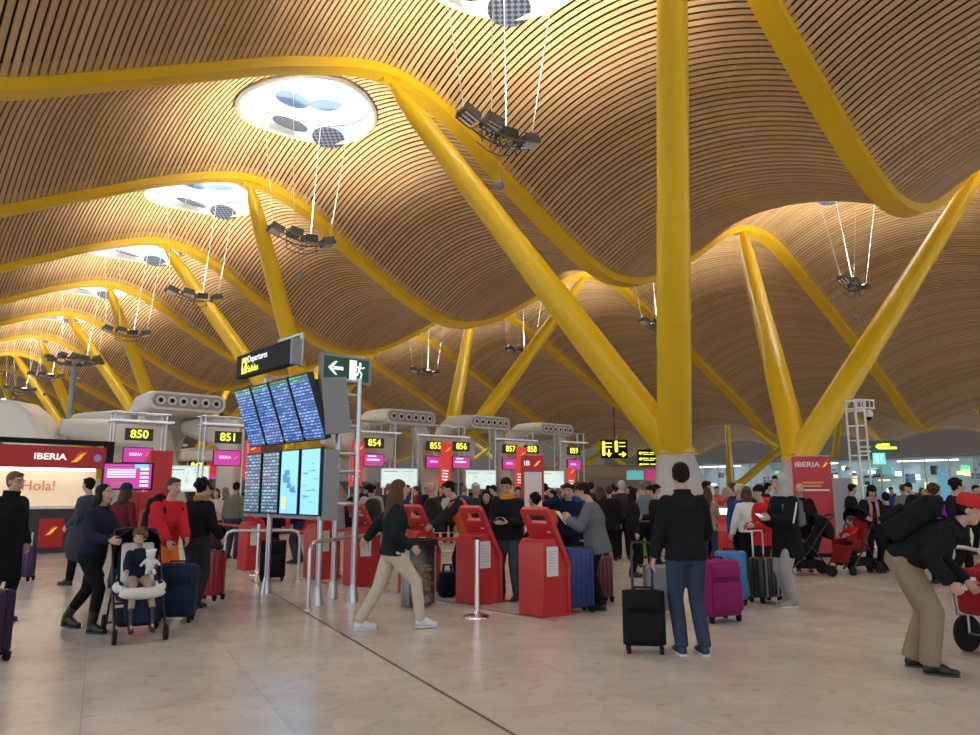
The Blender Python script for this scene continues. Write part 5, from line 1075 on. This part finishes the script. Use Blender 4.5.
person('person in dark jacket and scarf behind the nearest red kiosk', at(538,597), face_dir(-.7,.6), H=1.50, lean=3, top=cloth('mole_jacket', (.035,.032,.028)), trousers=blk_t, hairstyle='curly', hair=hair_k, gaiter=gry)
person('grey haired man in green jacket behind the orange vest man', at(475,576), face_dir(.1,-1), H=1.70, top=cloth('forest_jacket', (.02,.05,.045)), trousers=blk_t, hair=hair_g, hairstyle='short', head=(16,0), loose=.015)
person('dark haired woman looking down beside the neck warmer man', at(487,587), face_dir(-.2,-1), H=1.57, fem=True, top=blk, trousers=jean_d, hands=[(-.08,.26,1.0),(.1,.26,.98)], hairstyle='long', head=(26,10))
person('bearded man in olive jacket using the kiosk by display poles', at(373,579), face_dir(-.9,.25), H=1.68, lean=6, top=grn, trousers=blk_t, hands=[(-.1,.38,1.1),(.12,.36,1.08)], beard=True, hair=hair_k, head=(22,0), loose=.015)
person('person in pale grey hooded coat behind the olive jacket man', at(369,571), face_dir(.3,.95), H=1.74, top=cloth('pale_grey_coat', (.34,.34,.33)), trousers=blk_t, hat='beanie', hat_mat=gry, hem=.2, loose=.02)
person('balding man in dark green jacket standing right of walking woman', at(433,574), face_dir(-.9,.2), H=1.70, top=cloth('dark_green_jacket', (.022,.026,.02)), trousers=blk_t, hair='bald', hairstyle='short', hem=.12, loose=.03, stout=.4)
# right of the column
person('woman in red padded jacket and black hat beside hooded man', at(768,592), face_dir(-.95,-.15), H=1.62, fem=True, lean=3, top=redj, trousers=blk_t, hat='beanie', hat_mat=blk, hands=[(-.1,.22,1.0),(.12,.22,.98)], loose=.03, hem=.14, hairstyle='short', hood=True, glasses=True)
Ph = person('man in grey hood and long black jacket with phone', at(791,606), face_dir(-.92,-.28), H=1.76, lean=2, top=cloth('long_black_jacket', (.009,.009,.011)), trousers=lgt, feet=[(-.10,.06,0),(.10,-.04,0)], hands=[(-.06,.30,1.16),(.08,.30,1.16)], elbow=[(-.5,-.6,-.8),(.5,-.6,-.8)], hood='up', hood_mat=cloth('grey_hood', (.42,.40,.38)), head=(6,0), hem=.26, loose=.03, stripe=whc, shoes=mat('grey_trainer', (.30,.28,.26), .6), sole_mat=white_shoe, leg_loose=.01)
backpack('grey backpack on the back of the hooded man', Ph, cloth('grey_backpack_cloth', (.15,.155,.165)), .28, .42, .14)
person('person in white sweater and black trousers left of the red jacket', at(752,583), face_dir(.2,.9), H=1.62, fem=True, top=whc, trousers=blk_t, hairstyle='mid', hair=hair_b, loose=.012)
person('older grey haired man in dark blue jacket holding a black bag', at(742,580), face_dir(.4,-.8), H=1.66, top=blu, trousers=blk_t, hair=hair_g, hairstyle='short', glasses=True, stout=.3)
person('long haired woman in camel coat beside the right rear kiosk', at(711,568), face_dir(.3,.9), H=1.62, fem=True, top=cloth('camel_coat', (.30,.21,.14)), trousers=jean, hairstyle='long', hair=hair_b, hem=.1, hands=[(-.2,.2,.95),(.1,.35,1.05)])
person('bald man in black jacket in front of the red banner', at(805,571), face_dir(-.3,-.95), H=1.70, top=blk, trousers=blk_t, hair='bald', loose=.015, stout=.3, hands=[(-.2,.25,.98),(.2,.25,.98)])
person('woman in black beanie and striped scarf behind the large pushchair', at(876,572), face_dir(-.1,-1), H=1.66, fem=True, lean=5, top=blk, trousers=blk_t, hat='beanie', hat_mat=blk, scarf=cloth('pale_red_scarf', (.42,.25,.22)), hands=[(-.16,.3,1.0),(.2,.3,1.02)], head=(20,0), hem=.25, loose=.03, hairstyle='mid')
Pn = person('person in navy jacket with yellow strap right of the scarf woman', at(893,571), face_dir(.2,1), H=1.52, top=nvy, trousers=blk_t, loose=.02, hairstyle='short')
Mp = G(854,573)
person('small child in red top sitting in the large pushchair', Mp, face_dir(-.8,-.5), H=.95, lean=-6, pelvis=(0,-.02,.58), sit=True, top=redj, trousers=blk_t, feet=[(-.09,.38,.30),(.09,.38,.30)], hands=[(-.1,.22,.72),(.12,.22,.70)], hairstyle='curly', hair=hair_b, head=(15,-20), vox=.011, hs=1.25)
Pp = person('curly haired woman with purple backpack behind the capped man', at(943,584), face_dir(.25,.95), H=1.66, fem=True, top=blk, trousers=blk_t, hairstyle='curly', hair=hair_b, loose=.02, hem=.1)
backpack('small purple backpack worn behind the red cap', Pp, cloth('purple_nylon', (.22,.03,.32)), .30, .34, .14)
person('person in black puffer coat pushing the trolley at right edge', at(963,586), face_dir(.9,-.2), H=1.74, top=cloth('black_puffer', (.012,.012,.013)), trousers=blk_t, feet=[(-.1,.2,0),(.1,-.2,.03)], hands=[(-.15,.42,1.0),(.2,.42,1.0)], hairstyle='curly', hair=hair_k, loose=.035, hem=.15)
# phones and papers in hands
def held(name, label, cat, P, m, size, hand=0, off=(0,.03,.02), tilt=.6):
    root = P[0]; h = root['_hands']; q = Vector(h[0]).lerp(Vector(h[1]), .5) if hand == 2 else Vector(h[hand]); Mx = Matrix.Translation(root.location) @ Matrix.Rotation(root.rotation_euler.z, 4, 'Z')
    a = MB(); a.rbox((0,0,0), size, .008); o = a.build(name, m, None); o.location = Mx @ (q + Vector(off)); o.rotation_euler = (tilt, 0, root.rotation_euler.z); tag(o, label, cat); return o
phone_m = mat('phone_body', (.02,.02,.025), .2, emit=(.6,.7,.9), es=.0); lit_ph = mat('lit_phone', (.3,.35,.45), .2, emit=(.55,.65,.85), es=.6)
held('mobile_phone', 'lit mobile phone held by the grey hooded man', 'phone', Ph, lit_ph, (.08,.15,.012), 2, (0,.08,.02))
held('mobile_phone', 'dark mobile phone held by the orange neck warmer man', 'phone', Pq, phone_m, (.15,.08,.012), 2, (0,.07,.02))
held('paper_sheet', 'white papers held by the grey blazer man', 'paper', Pb, paper, (.16,.22,.006), 2, (0,.09,.03), .9)
held('mobile_phone', 'dark phone held at the ear of the navy hooded man', 'phone', Pe, phone_m, (.015,.07,.14), 1, (-.035,.0,.05), 0)
# ---------------- the crowd beyond: four bodies shared, each with its own clothes and place
protos = {}
def proto(kind):
    if kind in protos: return protos[kind]
    kw = dict(m=dict(loose=.014, head=(6,0)), f=dict(fem=True, hairstyle='long', loose=.014, H=1.66), c=dict(hem=.2, loose=.028, hairstyle='curly'), w=dict(fem=True, hairstyle='mid', H=1.66, hands=[(-.12,.28,1.05),(.14,.26,1.0)], elbow=[(-.6,-.5,-.8),(.6,-.5,-.8)], loose=.014, head=(14,0)),
              p=dict(hands=[(-.1,.3,1.1),(.12,.3,1.08)], elbow=[(-.6,-.5,-.8),(.6,-.5,-.8)], loose=.016, head=(20,10)))[kind]
    P = person('x', (0,0,-50), 0, detail=False, **kw); protos[kind] = [P[0], False]; return protos[kind]
def crowd(kind, px, Y, H, face, top, trs, hr, label):
    e = proto(kind); x = PD(px, 490, Y).x
    r = e[0] if not e[1] else dup(e[0]); e[1] = True
    r.location = (x, Y, 0); r.rotation_euler = (0,0,face_dir(*face)); base = 1.66 if kind in 'fw' else 1.75; r.scale = (H/base,)*3; r['label'] = label; r['group'] = 'travellers in the queue crowd'
    ch = [o for o in C.objects if o.parent == r]
    for o in ch:
        b = o.name.split('.')[0]; m = {'jacket': top, 'trousers': trs, 'hair': hr}.get(b)
        if m:
            o.material_slots[0].link = 'OBJECT'; o.material_slots[0].material = m
F_, B_k, Lf, Rt = (0,-1), (.1,1), (-1,.1), (1,-.1)
dk = cloth('dark_grey_jacket', (.03,.03,.034)); tl = cloth('teal_jacket', (.015,.07,.08)); orj = cloth('orange_jacket', (.55,.12,.02)); gb = cloth('grey_blue_jacket', (.14,.17,.20)); mar = cloth('maroon_jacket', (.16,.02,.03)); wh2 = cloth('off_white_coat', (.45,.44,.41))
CR = [
 ('w',218,18.8,1.62,F_,pnk,blk_t,hair_b,'woman in pale pink coat facing us left of the display screens'),
 ('m',235,17.5,1.76,B_k,grnb,jean,hair_k,'man in sage green hoodie seen from behind near sign 851'),
 ('f',227,20.5,1.66,Lf,brn,blk_t,hair_f,'fair haired woman in brown coat behind the sage hoodie man'),
 ('p',206,21.5,1.70,Rt,whc,blk_t,hair_k,'person in white knit top behind the black sweater person'),
 ('c',272,15.5,1.68,B_k,blk,blk_t,hair_k,'person in long black coat behind the lower display screens'),
 ('m',300,16.5,1.72,Lf,nvy,jean,hair_b,'man in navy jacket seen between the display poles'),
 ('m',388,20.0,1.76,B_k,dk,blk_t,hair_f,'fair haired man in dark jacket in front of the white map board'),
 ('m',404,21.5,1.74,Rt,blu,blk_t,hair_k,'man in blue jacket before the map board by sign 854'),
 ('p',352,17.0,1.70,Rt,blk,blk_t,hair_k,'person in black jacket just right of the display poles'),
 ('w',449,23.0,1.64,F_,wh2,blk_t,hair_b,'woman in off white coat below signs 855 and 856'),
 ('m',464,22.0,1.72,B_k,blu,jean,hair_f,'fair haired man in blue jacket below sign 856'),
 ('f',441,24.0,1.70,F_,dk,blk_t,hair_k,'long haired woman in dark grey jacket below sign 855'),
 ('m',418,25.0,1.74,Lf,mar,blk_t,hair_b,'man in maroon jacket far behind the litter bin'),
 ('p',497,19.5,1.72,Lf,dk,jean,hair_k,'person in dark grey jacket behind the neck warmer man'),
 ('c',518,20.5,1.66,F_,mar,blk_t,hair_k,'person in maroon coat left of the IB totem'),
 ('m',556,17.5,1.58,Lf,orj,blk_t,hair_k,'person in orange jacket behind the phone to ear man'),
 ('m',578,15.5,1.74,B_k,blu,blk_t,hair_b,'man in bright blue jacket right of the phone to ear man'),
 ('f',549,21.0,1.66,F_,blk,blk_t,hair_k,'long haired woman in black jacket right of the IB totem'),
 ('c',565,24.0,1.76,Lf,brn,blk_t,hair_b,'curly haired person in brown coat below sign 859'),
 ('m',591,20.0,1.80,B_k,dk,blk_t,hair_k,'tall man in dark grey jacket behind grey blazer man'),
 ('w',600,24.5,1.70,F_,nvy,jean,hair_f,'fair haired woman in navy jacket facing us below the arrow sign'),
 ('c',609,17.0,1.66,B_k,blk,blk_t,hair_b,'brown haired person in black coat left of the rear kiosk'),
 ('m',622,17.5,1.80,B_k,dk,blk_t,hair_g,'white haired man in dark jacket left of grey blue jacket'),
 ('m',643,15.5,1.76,B_k,gb,blk_t,hair_f,'person in grey blue hooded jacket seen from behind mid crowd'),
 ('f',631,13.8,1.60,Rt,blk,blk_t,hair_k,'long haired woman in black using the lit rear kiosk'),
 ('p',656,14.5,1.66,Lf,blk,nvy,hair_k,'person in black left of the man in jeans'),
 ('m',668,19.0,1.76,F_,dk,blk_t,hair_b,'brown haired man facing us left of man in jeans'),
 ('w',660,23.0,1.66,F_,brn,blk_t,hair_k,'woman in brown coat far left of the concrete foot'),
 ('m',632,26.0,1.74,Lf,tl,blk_t,hair_k,'man in teal jacket far behind the rear kiosk'),
 ('c',615,28.0,1.72,Rt,mar,blk_t,hair_k,'person in maroon coat under the arrow sign'),
 ('m',586,29.0,1.76,F_,gb,blk_t,hair_k,'man in grey blue jacket far below sign 859'),
 ('f',603,31.0,1.66,B_k,orj,blk_t,hair_b,'woman in orange jacket far under the arrow sign'),
 ('m',650,30.0,1.76,F_,wh2,blk_t,hair_k,'man in off white coat below the magenta screen'),
 ('m',536,27.0,1.76,B_k,gb,jean,hair_k,'man in grey blue jacket behind the IB totem'),
 ('w',508,28.0,1.66,F_,orj,blk_t,hair_f,'fair haired woman in orange jacket below sign 857'),
 ('m',478,29.0,1.74,F_,dk,blk_t,hair_g,'grey haired man in dark jacket before the 856 map board'),
 ('m',426,30.0,1.74,F_,nvy,blk_t,hair_f,'fair haired man in navy jacket right of the 854 map board'),
 ('m',703,15.8,1.76,Rt,blk,blk_t,hair_k,'dark haired man right behind the head of man in jeans'),
 ('c',734,17.2,1.72,Lf,dk,blk_t,hair_b,'curly person in dark jacket behind the right rear kiosk'),
 ('m',738,21.0,1.74,F_,nvy,jean,hair_b,'man in navy jacket far behind the white sweater'),
 ('m',765,20.0,1.78,Rt,dk,blk_t,hair_k,'man in dark grey jacket behind the red jacket woman'),
 ('f',757,25.0,1.66,F_,tl,blk_t,hair_b,'long haired woman in teal jacket far behind red jacket'),
 ('m',716,27.0,1.74,F_,orj,blk_t,hair_k,'man in orange jacket far right of the concrete foot'),
 ('m',545,18.5,1.74,B_k,nvy,blk_t,hair_k,'man in navy jacket seen from behind, first head right of the IB totem'),
 ('c',572,19.0,1.70,Rt,dk,blk_t,hair_k,'person in dark grey coat left of the tall grey jacket man'),
 ('f',600,18.5,1.68,B_k,blk,blk_t,hair_b,'brown long haired woman in black seen between blazer man and green case'),
 ('m',613,22.0,1.76,B_k,nvy,blk_t,hair_k,'man in navy jacket seen from behind under the arrow sign'),
 ('p',652,18.0,1.72,Rt,mar,blk_t,hair_k,'person in maroon jacket behind grey blue hooded jacket'),
 ('m',584,23.5,1.78,Rt,blk,blk_t,hair_b,'brown haired man in black below the 859 sign banner'),
 ('w',524,23.0,1.66,F_,dk,blk_t,hair_k,'woman in dark grey jacket just left of the IB totem, half hidden'),
 ('m',488,24.5,1.76,B_k,blk,blk_t,hair_k,'man in black seen from behind in front of the 856 map board'),
 ('m',849,17.5,1.72,Rt,blk,blk_t,hair_k,'man in black jacket between red banner and lattice mast'),
 ('m',904,20.0,1.74,B_k,gry,blk_t,hair_b,'person in grey hooded top right of the scarf woman'),
 ('p',913,18.0,1.76,Lf,blk,blk_t,hair_k,'person in black jacket right of the grey hooded top'),
 ('f',921,22.0,1.66,F_,wh2,jean,hair_b,'long haired woman in off white coat behind black backpack'),
 ('m',935,24.0,1.74,Rt,dk,blk_t,hair_b,'man in dark grey jacket before the pale blue board'),
 ('w',932,16.0,1.60,Lf,pnk,blk_t,hair_f,'fair haired woman in pale pink coat left of purple backpack'),
 ('c',958,17.5,1.76,B_k,blk,blk_t,hair_k,'person in long black coat behind the purple backpack'),
 ('m',974,18.5,1.70,F_,dk,blk_t,hair_k,'man in dark grey jacket at the far right edge'),
 ('m',890,27.0,1.72,F_,blu,blk_t,hair_k,'man in blue jacket far behind the scarf woman'),
 ('f',870,24.0,1.64,Rt,mar,blk_t,hair_k,'long haired woman in maroon jacket behind the lattice mast'),
]
for c_ in CR: crowd(*c_)
bpy.data.scenes.remove(WORK)
